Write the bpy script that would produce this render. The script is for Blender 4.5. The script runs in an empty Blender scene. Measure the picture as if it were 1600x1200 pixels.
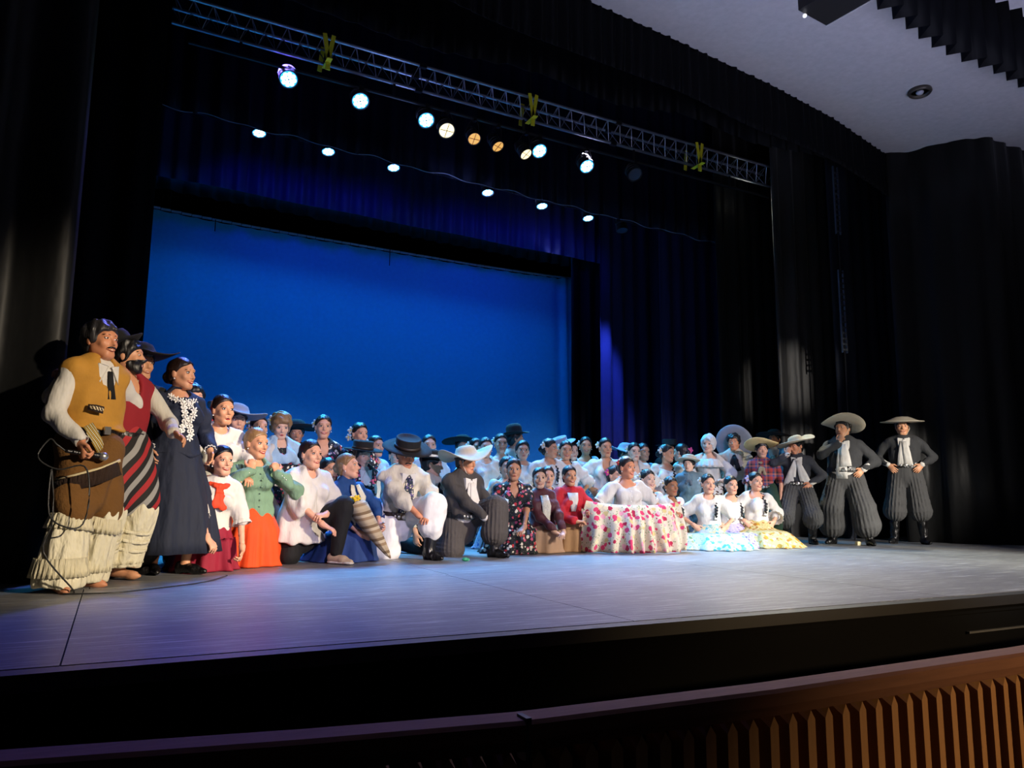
import bpy, math, random
import numpy as np
from mathutils import Vector, Matrix
R = math.radians
COL = bpy.context.scene.collection
SC = bpy.context.scene
# ------------------------------------------------------------------ camera
F_PX, YAW, PITCH, ROLL, CAM_Z = 1203.0, 0.47225, 0.14618, 0.0096, 0.594
_fw = Vector((math.sin(YAW)*math.cos(PITCH), math.cos(YAW)*math.cos(PITCH), math.sin(PITCH)))
_rt = Vector((math.cos(YAW), -math.sin(YAW), 0)); _up = _rt.cross(_fw)
RT = _rt*math.cos(ROLL) + _up*math.sin(ROLL); UP = _up*math.cos(ROLL) - _rt*math.sin(ROLL)
cam_data = bpy.data.cameras.new('camera'); cam = bpy.data.objects.new('camera', cam_data); COL.objects.link(cam)
M3 = Matrix((RT, UP, -_fw)).transposed(); cam.matrix_world = Matrix.Translation((0, 0, CAM_Z)) @ M3.to_4x4()
cam_data.sensor_width = 36; cam_data.lens = F_PX/1600*36; cam_data.clip_start = .05
SC.camera = cam
def ray(px, py): return _fw*F_PX + RT*(px-800) + UP*(600-py)
def at(px, py, Y):                      # point seen at a pixel, at stage depth Y
    d = ray(px, py); return Vector((0, 0, CAM_Z)) + d*(Y/d.y)
def atz(px, py, z):                     # the same at height z
    d = ray(px, py); return Vector((0, 0, CAM_Z)) + d*((z-CAM_Z)/d.z)
# ------------------------------------------------------------------ world, lights, exposure
W = bpy.data.worlds.new('world'); SC.world = W; W.use_nodes = True
W.node_tree.nodes['Background'].inputs[0].default_value = (.30, .36, .55, 1)
W.node_tree.nodes['Background'].inputs[1].default_value = .0045
SC.view_settings.view_transform = 'Standard'; SC.view_settings.look = 'None'
SC.view_settings.exposure = 0; SC.view_settings.gamma = 1; SC.view_settings.use_curve_mapping = False
def spot(name, loc, aim, power, color, angle=60, blend=.6, size=.15):
    l = bpy.data.lights.new(name, 'SPOT'); l.energy = power; l.color = color; l.spot_size = R(angle)
    l.spot_blend = blend; l.shadow_soft_size = size
    o = bpy.data.objects.new(name, l); COL.objects.link(o); o.location = loc
    o.rotation_euler = (Vector(aim)-Vector(loc)).to_track_quat('-Z', 'Y').to_euler(); return o
def area(name, loc, aim, power, color, sx, sy):
    l = bpy.data.lights.new(name, 'AREA'); l.energy = power; l.color = color; l.shape = 'RECTANGLE'
    l.size = sx; l.size_y = sy
    o = bpy.data.objects.new(name, l); COL.objects.link(o); o.location = loc
    o.rotation_euler = (Vector(aim)-Vector(loc)).to_track_quat('-Z', 'Y').to_euler(); return o
WARM = (1, .83, .62); WHITE = (1, .92, .82)
for (ax, ay, az, sx_, pw, an, colr) in [(.2, 6.0, .80, 9.0, 11500, 12.5, WARM), (1.9, 6.8, .25, 9.5, 8600, 13, WARM), (4.0, 7.2, -.25, 10.0, 6000, 13, WHITE), (6.0, 7.2, -.30, 10.5, 6000, 14, WHITE), (8.1, 7.3, .25, 8.5, 4900, 14, WHITE), (9.8, 7.3, .70, 7.8, 14000, 9.5, WHITE)]:
    spot('front_spot_light', (sx_, -8.0, 5.6 if ax < 9 else 3.7), (ax, ay, az), pw, colr, an, .55, .18)
for ax in (2.2, 6.5): spot('front_fill_light', (2.0, -9.0, 5.6), (ax, 8.3, .9), 5200, (.72, .64, 1), 15, .7, .2)
CYC_BLUE = (.0, .22, 1)
area('cyc_batten_light', (4.6, 13.05, 6.2), (4.6, 14.0, 2.6), 190, CYC_BLUE, 9, .3)
area('cyc_groundrow_light', (4.8, 13.1, .25), (4.8, 14.0, 2.9), 60, CYC_BLUE, 9, .2)
spot('side_wash_light', (9.6, 9.8, 6.1), (6.9, 5.1, 0), 2150, (1, .96, .74), 50, .9, .2)
spot('side_wash_light', (6.4, 9.8, 6.1), (4.6, 5.0, 0), 2200, (.72, .68, 1), 50, .9, .2)
spot('violet_wash_light', (1.6, 9.8, 6.2), (1.4, 4.2, 0), 2300, (.20, .17, 1), 50, .9, .2)
area('bounce_fill_light', (6.5, -.6, -.9), (8, 3.6, 6), 205, (.66, .68, 1), 9, 2).data.spread = R(58)  # added unseen uplight, stands in for stage light bounced onto the ceiling
spot('floor_fill_light', (12.5, -7.0, 5.6), (8.2, 4.9, 0), 14000, (1, .97, .84), 17, .9, .2)  # added unseen spot to brighten the right part of the floor
spot('wing_spill_fill_light', (6, -6, 5.6), at(1238, 590, 9.2), 4500, WHITE, 5.0, 1, .05)  # added narrow spot imitating key light spill on the wing curtain
p_ = at(947, 395, 11.6); spot('wing_edge_fill_light', p_, at(944, 640, 12.0), 3200, (.08, .16, 1), 27, .8, .05)  # unseen blue spot added to light the wing curtain's edge
# ------------------------------------------------------------------ materials
MATS = {}
def lin(c):
    if isinstance(c, str):
        c = c.lstrip('#'); c = [int(c[i:i+2], 16)/255 for i in (0, 2, 4)]
        return tuple(x/12.92 if x <= .04045 else ((x+.055)/1.055)**2.4 for x in c)
    return tuple(c)
class NT:
    def __init__(s, m): s.t = m.node_tree; s.b = s.t.nodes['Principled BSDF']
    def n(s, typ, **kw):
        nd = s.t.nodes.new(typ)
        for k, v in kw.items():
            if k[0] == '_': setattr(nd, k[1:], v)
            else: nd.inputs[int(k[1:]) if k[0] == 'i' and k[1:].isdigit() else k].default_value = v
        return nd
    def l(s, a, b): s.t.links.new(a, b)
def mat(name, col, rough=.75, metal=0, bump=None, emit=None, sheen=0, spec=.5):
    """bump: (kind, scale, strength)"""
    if name in MATS: return MATS[name]
    m = bpy.data.materials.new(name); m.use_nodes = True; t = NT(m); c = lin(col)
    t.b.inputs['Base Color'].default_value = (*c, 1); t.b.inputs['Roughness'].default_value = rough
    t.b.inputs['Metallic'].default_value = metal; t.b.inputs['Specular IOR Level'].default_value = spec
    if sheen: t.b.inputs['Sheen Weight'].default_value = sheen
    if emit: t.b.inputs['Emission Color'].default_value = (*emit[0], 1); t.b.inputs['Emission Strength'].default_value = emit[1]
    tc = t.n('ShaderNodeTexCoord')
    if emit is None:
        no = t.n('ShaderNodeTexNoise', Scale=14.0, Detail=3.0); t.l(tc.outputs['Object'], no.inputs['Vector'])
        mr = t.n('ShaderNodeMapRange'); mr.inputs[3].default_value = .84; mr.inputs[4].default_value = 1.12
        t.l(no.outputs['Fac'], mr.inputs[0])
        mx = t.n('ShaderNodeVectorMath', _operation='SCALE'); mx.inputs[0].default_value = c
        t.l(mr.outputs[0], mx.inputs['Scale']); t.l(mx.outputs[0], t.b.inputs['Base Color'])
    if bump:
        kind, sc, st = bump
        mp = t.n('ShaderNodeMapping'); t.l(tc.outputs['Object'], mp.inputs[0])
        if kind == 'fold':            # long soft creases
            mp.inputs['Scale'].default_value = (1, 1, .35); st *= 2; sc *= .8
        if kind == 'fringe': mp.inputs['Scale'].default_value = (1, 1, .08)
        nz = t.n('ShaderNodeTexNoise', Scale=sc, Detail=2.0, Roughness=.5); t.l(mp.outputs[0], nz.inputs['Vector'])
        bp = t.n('ShaderNodeBump', Strength=st, Distance=.02); t.l(nz.outputs['Fac'], bp.inputs['Height'])
        t.l(bp.outputs[0], t.b.inputs['Normal'])
    MATS[name] = m; return m
def floral(name, base, cols, scale=26, size=.42, leaf='#3c6a3a'):
    """printed flowers: voronoi cells whose centres are blossoms in the given colours"""
    if name in MATS: return MATS[name]
    m = bpy.data.materials.new(name); m.use_nodes = True; t = NT(m); t.b.inputs['Roughness'].default_value = .8
    tc = t.n('ShaderNodeTexCoord'); nz = t.n('ShaderNodeTexNoise', Scale=scale*1.6, Detail=1.0)
    t.l(tc.outputs['Object'], nz.inputs['Vector'])
    ad = t.n('ShaderNodeMixRGB', _blend_type='ADD'); ad.inputs[0].default_value = .025
    t.l(tc.outputs['Object'], ad.inputs[1]); t.l(nz.outputs['Color'], ad.inputs[2])
    vo = t.n('ShaderNodeTexVoronoi', Scale=scale, Randomness=.85); t.l(ad.outputs[0], vo.inputs['Vector'])
    sep = t.n('ShaderNodeSeparateColor'); t.l(vo.outputs['Color'], sep.inputs[0])
    cr = t.n('ShaderNodeValToRGB'); cr.color_ramp.interpolation = 'CONSTANT'; e = cr.color_ramp.elements
    e[0].position = 0; e[0].color = (*lin(cols[0]), 1); e[1].position = 1/len(cols); e[1].color = (*lin(cols[1 % len(cols)]), 1)
    for i in range(2, len(cols)): x = e.new(i/len(cols)); x.color = (*lin(cols[i]), 1)
    t.l(sep.outputs[0], cr.inputs[0])
    v2 = t.n('ShaderNodeTexVoronoi', Scale=scale*2.3); t.l(ad.outputs[0], v2.inputs['Vector'])
    lt = t.n('ShaderNodeMath', _operation='LESS_THAN'); lt.inputs[1].default_value = .26; t.l(v2.outputs['Distance'], lt.inputs[0])
    m1 = t.n('ShaderNodeMixRGB'); m1.inputs[1].default_value = (*lin(base), 1); m1.inputs[2].default_value = (*lin(leaf), 1)
    t.l(lt.outputs[0], m1.inputs[0])
    l2 = t.n('ShaderNodeMath', _operation='LESS_THAN'); l2.inputs[1].default_value = size; t.l(vo.outputs['Distance'], l2.inputs[0])
    m2 = t.n('ShaderNodeMixRGB'); t.l(l2.outputs[0], m2.inputs[0]); t.l(m1.outputs[0], m2.inputs[1]); t.l(cr.outputs[0], m2.inputs[2])
    t.l(m2.outputs[0], t.b.inputs['Base Color']); MATS[name] = m; return m
def banded(name, cols, freq, axis=(0, 0, 1), rough=.8, plaid=False):
    """stripes along an axis (object space), optionally crossed as plaid"""
    if name in MATS: return MATS[name]
    m = bpy.data.materials.new(name); m.use_nodes = True; t = NT(m); t.b.inputs['Roughness'].default_value = rough
    tc = t.n('ShaderNodeTexCoord')
    def strip(ax):
        d = t.n('ShaderNodeVectorMath', _operation='DOT_PRODUCT'); d.inputs[1].default_value = ax; t.l(tc.outputs['Object'], d.inputs[0])
        mu = t.n('ShaderNodeMath', _operation='MULTIPLY'); mu.inputs[1].default_value = freq; t.l(d.outputs['Value'], mu.inputs[0])
        fr = t.n('ShaderNodeMath', _operation='FRACT'); t.l(mu.outputs[0], fr.inputs[0])
        cr = t.n('ShaderNodeValToRGB'); cr.color_ramp.interpolation = 'CONSTANT'; e = cr.color_ramp.elements
        e[0].position = 0; e[0].color = (*lin(cols[0]), 1); e[1].position = 1/len(cols); e[1].color = (*lin(cols[1]), 1)
        for i in range(2, len(cols)): x = e.new(i/len(cols)); x.color = (*lin(cols[i]), 1)
        t.l(fr.outputs[0], cr.inputs[0]); return cr
    a = strip(axis)
    if plaid:
        b = strip((axis[2], axis[1], axis[0])); mx = t.n('ShaderNodeMixRGB'); mx.inputs[0].default_value = .5
        t.l(a.outputs[0], mx.inputs[1]); t.l(b.outputs[0], mx.inputs[2]); t.l(mx.outputs[0], t.b.inputs['Base Color'])
    else: t.l(a.outputs[0], t.b.inputs['Base Color'])
    MATS[name] = m; return m
# ------------------------------------------------------------------ object helpers
def link(o, parent=None):
    COL.objects.link(o)
    if parent is not None: o.parent = parent
    return o
def meta(o, label=None, cat=None, group=None, kind=None):
    if label: o['label'] = label
    if cat: o['category'] = cat
    if group: o['group'] = group
    if kind: o['kind'] = kind
    return o
def mesh_obj(name, V, F, m, parent=None, smooth=True, mi=None):
    """V (n,3), F list of faces or (n,4) array, m material or list, mi material index per face"""
    me = bpy.data.meshes.new(name)
    if isinstance(F, np.ndarray):
        n = len(F); me.vertices.add(len(V)); me.vertices.foreach_set('co', np.asarray(V, np.float32).ravel())
        me.loops.add(n*4); me.loops.foreach_set('vertex_index', F.astype(np.int32).ravel())
        me.polygons.add(n); me.polygons.foreach_set('loop_start', np.arange(0, n*4, 4, dtype=np.int32))
        me.polygons.foreach_set('loop_total', np.full(n, 4, np.int32))
        if mi is not None: me.polygons.foreach_set('material_index', np.asarray(mi, np.int32))
        me.update(calc_edges=True)
    else:
        me.from_pydata([tuple(v) for v in V], [], F)
        if mi is not None: me.polygons.foreach_set('material_index', np.asarray(mi, np.int32))
    for x in (m if isinstance(m, (list, tuple)) else [m]): me.materials.append(x)
    if smooth: me.polygons.foreach_set('use_smooth', [True]*len(me.polygons))
    me.update(); return link(bpy.data.objects.new(name, me), parent)
def empty(name, loc, rz=0, **kw):
    o = bpy.data.objects.new(name, None); o.location = loc; o.rotation_euler = (0, 0, rz); o.empty_display_size = .1
    link(o); meta(o, **kw); return o
class MB:
    """collects shapes into one mesh"""
    def __init__(s): s.V = []; s.F = []; s.I = []; s.cur = 0
    def add(s, V, F):
        o = len(s.V); s.V += [tuple(v) for v in V]; s.F += [tuple(i+o for i in f) for f in F]; s.I += [s.cur]*len(F); return s
    def box(s, c, d, M=None):
        x, y, z = d[0]/2, d[1]/2, d[2]/2
        V = [Vector(v) for v in ((-x,-y,-z),(x,-y,-z),(x,y,-z),(-x,y,-z),(-x,-y,z),(x,-y,z),(x,y,z),(-x,y,z))]
        V = [(M @ v if M else v)+Vector(c) for v in V]
        return s.add(V, [(0,3,2,1),(4,5,6,7),(0,1,5,4),(1,2,6,5),(2,3,7,6),(3,0,4,7)])
    def tube(s, pts, r, n=8, cap=True):
        pts = [Vector(p) for p in pts]; rs = r if isinstance(r, (list, tuple)) else [r]*len(pts); V = []; F = []
        for i, p in enumerate(pts):
            t = (pts[min(i+1, len(pts)-1)]-pts[max(i-1, 0)]).normalized()
            a = t.cross(Vector((0, 0, 1)))
            if a.length < .1: a = t.cross(Vector((0, 1, 0)))
            a.normalize(); b = t.cross(a)
            for j in range(n): q = 2*math.pi*j/n; V.append(p + (a*math.cos(q)+b*math.sin(q))*rs[i])
        for i in range(len(pts)-1):
            for j in range(n): k = (j+1) % n; F.append((i*n+j, i*n+k, (i+1)*n+k, (i+1)*n+j))
        if cap: F += [tuple(range(n)), tuple(range((len(pts)-1)*n, len(pts)*n))[::-1]]
        return s.add(V, F)
    def lathe(s, prof, n=24, M=None, wave=None):
        V = []; F = []
        for i, (r, z) in enumerate(prof):
            for j in range(n):
                q = 2*math.pi*j/n; v = Vector((r*math.cos(q), r*math.sin(q), z))
                if wave: v = wave(v, q, r)
                V.append(M @ v if M else v)
        for i in range(len(prof)-1):
            for j in range(n): k = (j+1) % n; F.append((i*n+j, i*n+k, (i+1)*n+k, (i+1)*n+j))
        F += [tuple(range(n))[::-1], tuple(range((len(prof)-1)*n, len(prof)*n))]
        return s.add(V, F)
    def ell(s, c, r, M=None, n=12, m=8):
        V = []; F = []; c = Vector(c)
        for i in range(m+1):
            a = math.pi*i/m
            for j in range(n):
                q = 2*math.pi*j/n; v = Vector((r[0]*math.sin(a)*math.cos(q), r[1]*math.sin(a)*math.sin(q), r[2]*math.cos(a)))
                V.append((M @ v if M else v)+c)
        for i in range(m):
            for j in range(n): k = (j+1) % n; F.append((i*n+j, (i+1)*n+j, (i+1)*n+k, i*n+k))
        return s.add(V, F)
    def build(s, name, m, parent=None, smooth=False): return mesh_obj(name, s.V, s.F, m, parent, smooth, s.I if isinstance(m, (list, tuple)) else None)
# ------------------------------------------------------------------ drapes
def drape(name, path, z0, z1, m, wl=.22, amp=.05, parent=None, seed=1, top=None, hem=.0, saw=False, rows=7, gather=1.0):
    """a pleated cloth of two faces hung along a plan path; z1 may be a function of arc position"""
    rng = random.Random(seed); P = [Vector((p[0], p[1], 0)) for p in path]
    seg = [(P[i+1]-P[i]).length for i in range(len(P)-1)]; L = sum(seg)
    n = max(12, int(L/wl*(4 if saw else 8))); ph = rng.random()*6
    loc = []
    for i in range(n+1):
        s = L*i/n; k = 0; a = s
        while k < len(seg)-1 and a > seg[k]: a -= seg[k]; k += 1
        d = (P[k+1]-P[k]).normalized(); nrm = Vector((-d.y, d.x, 0)); p = P[k]+d*a
        if saw: u = (s/wl) % 1; w = (abs(u-.5)*4-1)
        else:
            w = math.sin(2*math.pi*s/wl + 1.7*math.sin(s*2.1+ph) + ph) + .45*math.sin(2*math.pi*s/wl*.53+ph*2)+.2*math.sin(2*math.pi*s/wl*2.3+ph)
        loc.append((p, nrm, w, s))
    V = []; F = []
    for side in (0, 1):
        for r in range(rows+1):
            f = r/rows
            for (p, nrm, w, s) in loc:
                zt = z1(s) if callable(z1) else z1
                zb = z0(s) if callable(z0) else z0
                zb = zb + hem*(.5+.5*w)
                k = (1-.45*f) if not saw else 1
                q = p + nrm*(w*amp*k*gather + (.006 if side else 0)) + nrm*amp*.35*math.sin(s*3.1+f*2.2+ph)*(1-f)
                V.append((q.x, q.y, zb+(zt-zb)*f))
    N = n+1; H = (rows+1)*N
    for r in range(rows):
        for i in range(n):
            a, b, c, d = r*N+i, r*N+i+1, (r+1)*N+i+1, (r+1)*N+i
            F.append((a, b, c, d)); F.append((a+H, d+H, c+H, b+H))
    for i in range(n): F.append((i, i+H, i+1+H, i+1)); a = rows*N+i; F.append((a, a+1, a+1+H, a+H))
    for r in range(rows):
        a = r*N; F.append((a, a+N, a+N+H, a+H)); b = r*N+n; F.append((b, b+H, b+N+H, b+N))
    return mesh_obj(name, V, F, m, parent)
def velvet(name, col, rough=.6, spec=.2, sheen=.04):
    return mat(name, col, rough, bump=('fold', 9, .25), sheen=sheen, spec=spec)
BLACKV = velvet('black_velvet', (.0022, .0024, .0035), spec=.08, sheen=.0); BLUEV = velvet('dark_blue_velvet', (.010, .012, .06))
GREYV = velvet('charcoal_velvet', (.0062, .0066, .007), .5, .22, .03)
# ------------------------------------------------------------------ stage
def floor_mat():
    m = bpy.data.materials.new('scuffed_stage_board'); m.use_nodes = True; t = NT(m); tc = t.n('ShaderNodeTexCoord')
    g = t.n('ShaderNodeNewGeometry')
    n1 = t.n('ShaderNodeTexNoise', Scale=.9, Detail=6.0, Roughness=.65); t.l(g.outputs['Position'], n1.inputs['Vector'])
    mp = t.n('ShaderNodeMapping'); mp.inputs['Scale'].default_value = (.5, 9, 1); mp.inputs['Rotation'].default_value = (0, 0, .15); t.l(g.outputs['Position'], mp.inputs[0])
    n2 = t.n('ShaderNodeTexNoise', Scale=4.0, Detail=8.0, Roughness=.75); t.l(mp.outputs[0], n2.inputs['Vector'])
    r2 = t.n('ShaderNodeMapRange'); r2.inputs[1].default_value = .52; r2.inputs[2].default_value = .70; t.l(n2.outputs['Fac'], r2.inputs[0])
    mp3 = t.n('ShaderNodeMapping'); mp3.inputs['Scale'].default_value = (1.1, 5, 1); mp3.inputs['Rotation'].default_value = (0, 0, -.5); t.l(g.outputs['Position'], mp3.inputs[0])
    n3 = t.n('ShaderNodeTexNoise', Scale=6.0, Detail=6.0, Roughness=.7); t.l(mp3.outputs[0], n3.inputs['Vector'])
    r3 = t.n('ShaderNodeMapRange'); r3.inputs[1].default_value = .62; r3.inputs[2].default_value = .74; t.l(n3.outputs['Fac'], r3.inputs[0])
    mx = t.n('ShaderNodeMath', _operation='MAXIMUM'); t.l(r2.outputs[0], mx.inputs[0]); t.l(r3.outputs[0], mx.inputs[1])
    c1 = t.n('ShaderNodeMixRGB'); c1.inputs[1].default_value = (.10, .10, .105, 1); c1.inputs[2].default_value = (.20, .20, .21, 1); t.l(n1.outputs['Fac'], c1.inputs[0])
    c2 = t.n('ShaderNodeMixRGB'); c2.inputs[2].default_value = (.62, .62, .61, 1); t.l(mx.outputs[0], c2.inputs[0]); t.l(c1.outputs[0], c2.inputs[1])
    t.l(c2.outputs[0], t.b.inputs['Base Color'])
    rr = t.n('ShaderNodeMapRange'); rr.inputs[3].default_value = .30; rr.inputs[4].default_value = .52; t.l(n1.outputs['Fac'], rr.inputs[0]); t.l(rr.outputs[0], t.b.inputs['Roughness'])
    bp = t.n('ShaderNodeBump', Strength=.12, Distance=.01); t.l(n2.outputs['Fac'], bp.inputs['Height']); t.l(bp.outputs[0], t.b.inputs['Normal'])
    return m
FLOORM = floor_mat()
DARK = mat('matt_black_paint', (.004, .004, .0045), .85, spec=.1)
fl = MB().box((6, 9.0, -.06), (22, 11.7, .09)).build('floor', DARK); meta(fl, kind='structure')
pm = None
for i in range(9):
    for j in range(5):
        x0 = -5.0+i*2.44+(0.0); y0 = 3.2+j*2.44
        if pm is None:
            b = MB().box((1.22, 1.22, -.0075), (2.434, 2.434, .015)); o = b.build('floor_panel', FLOORM, fl); pm = o.data
        else: o = link(bpy.data.objects.new('floor_panel', pm), fl)
        o.location = (x0+(.03 if j % 2 else 0), y0, 0)
o = MB().box((6, 3.14, -.03), (22, .09, .06)).build('stage_edge', mat('worn_black_edge', (.02, .02, .024), .45), fl)
ap = MB().box((6, 3.2, -.54), (22, .06, .95)).build('wall_front', DARK); meta(ap, kind='structure')
hf = MB().box((6, -4, -1.05), (34, 16, .1)).build('floor_hall', mat('dark_hall_floor', (.012, .01, .009), .7)); meta(hf, kind='structure')
MB().box((7.6, 3.155, -.22), (5.5, .02, .012)).build('trim_1', mat('dull_metal_trim', (.22, .22, .22), .4, .6))['kind'] = 'structure'
for nm, c, d in (('wall_back', (5, 15.0, 3.6), (22, .1, 7.6)), ('wall_left', (-5.0, 9, 3.6), (.1, 12, 7.6)), ('wall_right', (17, 4, 3), (.1, 24, 8)), ('wall_hall_left', (-6.2, -4, 2.5), (.1, 16, 7.2)), ('wall_hall_back', (5.4, -12, 2.5), (23, .1, 7.2))):
    meta(MB().box(c, d).build(nm, DARK), kind='structure')
meta(MB().box((5, 11, 8.0), (24, 9, .1)).build('ceiling_flies', DARK), kind='structure')
# hall ceiling following the valance line in plan
CEIL = mat('pale_grey_ceiling_paint', (.42, .41, .43), .9)
vp = [(-6.2, 5.4), (1.5, 6.25), (4.24, 6.58), (5.63, 6.72), (7.32, 6.92), (8.8, 7.17), (10.5, 7.6), (11.0, 7.5), (17, 7.4)]
V = [(x, y, 6.03) for x, y in vp]+[(x, -12, 6.03) for x, y in vp]; n = len(vp)
V += [(a, b, 6.13) for a, b, c in V]
F = [tuple((i, i+1, i+1+n, i+n)) for i in range(n-1)]+[tuple((i+2*n, i+3*n, i+1+3*n, i+1+2*n)) for i in range(n-1)]+[(i, i+2*n, i+1+2*n, i+1) for i in range(n-1)]
cl = mesh_obj('ceiling', V, F, CEIL, smooth=False); meta(cl, kind='structure')
# backdrop
CYC = mat('blue_lit_cloth', (.03, .30, .42), .85, bump=('fold', 3, .06))  # blue of the stage light put into the white cloth's base colour
def cyc():
    root = empty('backdrop', (0, 0, 0), label='huge blue lit cloth backdrop hung across the rear of the stage', cat='backdrop')
    nx, nz = 90, 12; V = []; F = []
    for s in (0, 1):
        for k in range(nz+1):
            for i in range(nx+1):
                x = -.3+9.25*i/nx; u = i/nx
                zt = 5.36-.10*u+.10*(2*u-1)**4-.03*(1 if abs((x*3.3) % 1-.5) < .3 else 0)*.5
                e = max(0, (x-8.1)/.85); f = k/nz
                y = 14.0+.02*math.sin(x*7)*(.3+e*2)+.10*e*math.sin(x*16)+s*.01
                xx = x-.30*e*math.sin(f*math.pi*.5)*(.9) if e > 0 else x
                V.append((xx, y, .02+(zt-.02)*f))
    H = (nx+1)*(nz+1)
    for k in range(nz):
        for i in range(nx):
            a = k*(nx+1)+i; F.append((a, a+1, a+nx+2, a+nx+1)); F.append((a+H, a+nx+1+H, a+nx+2+H, a+1+H))
    mesh_obj('backdrop_cloth', V, F, CYC, root)
    b = MB()
    for i in range(56):
        x0 = -.3+9.25*i/56; u = (i+.5)/56; z = 5.385-.10*u+.10*(2*u-1)**4
        b.box((x0+.08, 13.985, z), (.155, .015, .035))
    o = b.build('webbing_tabs', mat('grey_webbing', (.35, .36, .42), .7), root)
    MB().tube([(-.6, 14.02, 5.44), (4.5, 14.02, 5.33), (9.3, 14.02, 5.38)], .02).tube([(.5, 14.02, 5.42), (.5, 14.02, 7.94)], .006, 4).tube([(8.5, 14.02, 5.38), (8.5, 14.02, 7.94)], .006, 4).build('batten_pipe', mat('black_pipe', (.02, .02, .022), .4, .5), root)
    for px in (335, 610):
        p = at(px, 372, 13.9); MB().tube([(p.x, 13.9, 5.0 if px == 610 else 5.15), (p.x, 13.9, 6.2 if px == 610 else 5.36)], .008, 6).build('tie_line', BLACKV, root)
cyc()
def curtain(name, label, *a, **k):
    o = drape(name, *a, **k); meta(o, label=label, cat='curtain'); return o
# horizontal borders
curtain('border_curtain', 'short blue lit pleated border curtain just above the blue backdrop', [(.2, 12.5), (11, 12.5)], lambda s: 5.42-.022*s, 7.94, BLUEV, .26, .055, seed=3, hem=.04)
curtain('border_curtain', 'black border curtain behind the row of blue spotlights with scalloped hem', [(-1.5, 10.4), (11.5, 10.4)], lambda s: 5.545-.038*(s-1.5), 7.94, velvet('midnight_velvet', (.003, .004, .013), spec=.1, sheen=0), .30, .06, seed=5, hem=.06)
curtain('border_curtain', 'plain black border high at the back behind the backdrop top', [(-2, 13.4), (12, 13.4)], lambda s: 5.62-.022*s, 7.9, BLACKV, .3, .04, seed=6)
curtain('valance', 'long black valance curtain along the edge of the pale ceiling', [(-3.0, 5.8)]+vp[1:7], lambda s: 5.33+.03*math.sin(s*1.7), 6.08, BLACKV, .16, .035, seed=7, hem=.05)
curtain('border_curtain', 'black border curtain with crumpled hem between valance and light truss', [(-2, 8.0), (12, 8.0)], lambda s: 5.85+.05*math.sin(s*2.3), 8, BLACKV, .34, .06, seed=9, hem=.10)
hp = [Vector((-1.3+.05*i, 10.32, 5.555-.038*(.05*i-1.3)+.03*math.sin(i*.42)*math.sin(i*.13))) for i in range(240)]
o = MB().tube(hp, .006, 4, False).build('hem_cord', mat('pale_cord_rope', (.16, .17, .24), .7)); meta(o, label='thin pale cord running along the scalloped hem of the border curtain', cat='cord')
# side drapes, left
curtain('side_curtain', 'tall grey black front curtain at far left beside the man in ochre vest', [(-3.2, 5.95), (-1.3, 5.9), (-.40, 6.25)], .0, 7.5, GREYV, .62, .10, seed=21, rows=5)
curtain('side_curtain', 'narrow black curtain edge just behind the front left curtain', [(-2.5, 6.9), (-.42, 6.9)], .0, 7.5, GREYV, .5, .06, seed=22, rows=5)
curtain('side_curtain', 'black wing curtain covering the left edge of the blue backdrop', [(-3.2, 9.0), (.16, 9.0)], .0, 7.8, BLACKV, .45, .05, seed=23, rows=5)
# right wing legs
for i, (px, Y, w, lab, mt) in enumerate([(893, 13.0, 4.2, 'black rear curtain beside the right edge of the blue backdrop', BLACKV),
        (941, 12.0, 3.6, 'wing curtain with blue lit edge just right of the backdrop', BLUEV), (1040, 11.0, 3.3, 'second wing curtain right of the backdrop', BLUEV),
        (1130, 10.0, 3.0, 'middle wing curtain behind the white haired woman', GREYV), (1224, 9.2, 3.0, 'wing curtain with silvery lit folds behind the boy in plaid', velvet('spill_lit_velvet', (.030, .030, .032), .5, .35, .1)),  # lighter velvet stands in for light falling on this wing's folds
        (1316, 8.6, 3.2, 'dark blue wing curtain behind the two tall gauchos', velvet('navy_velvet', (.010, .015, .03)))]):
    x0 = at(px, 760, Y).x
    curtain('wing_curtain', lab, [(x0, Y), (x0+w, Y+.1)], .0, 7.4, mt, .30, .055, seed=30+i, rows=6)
curtain('side_curtain', 'tall charcoal front curtain at far right beside the last gaucho', [(10.45, 7.62), (10.75, 7.3), (10.95, 6.85), (11.25, 6.5), (12.3, 6.48), (13.6, 6.9), (16, 6.9)], .0, 6.03, GREYV, .42, .05, seed=41, rows=6)
curtain('house_curtain', 'black zigzag pleated drape on the ceiling at top right corner', [(5.85, 4.32), (6.85, 4.41), (7.7, 4.5), (11.5, 4.55)], 5.2, 6.03, BLACKV, .26, .09, seed=42, saw=True, rows=1)
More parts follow.
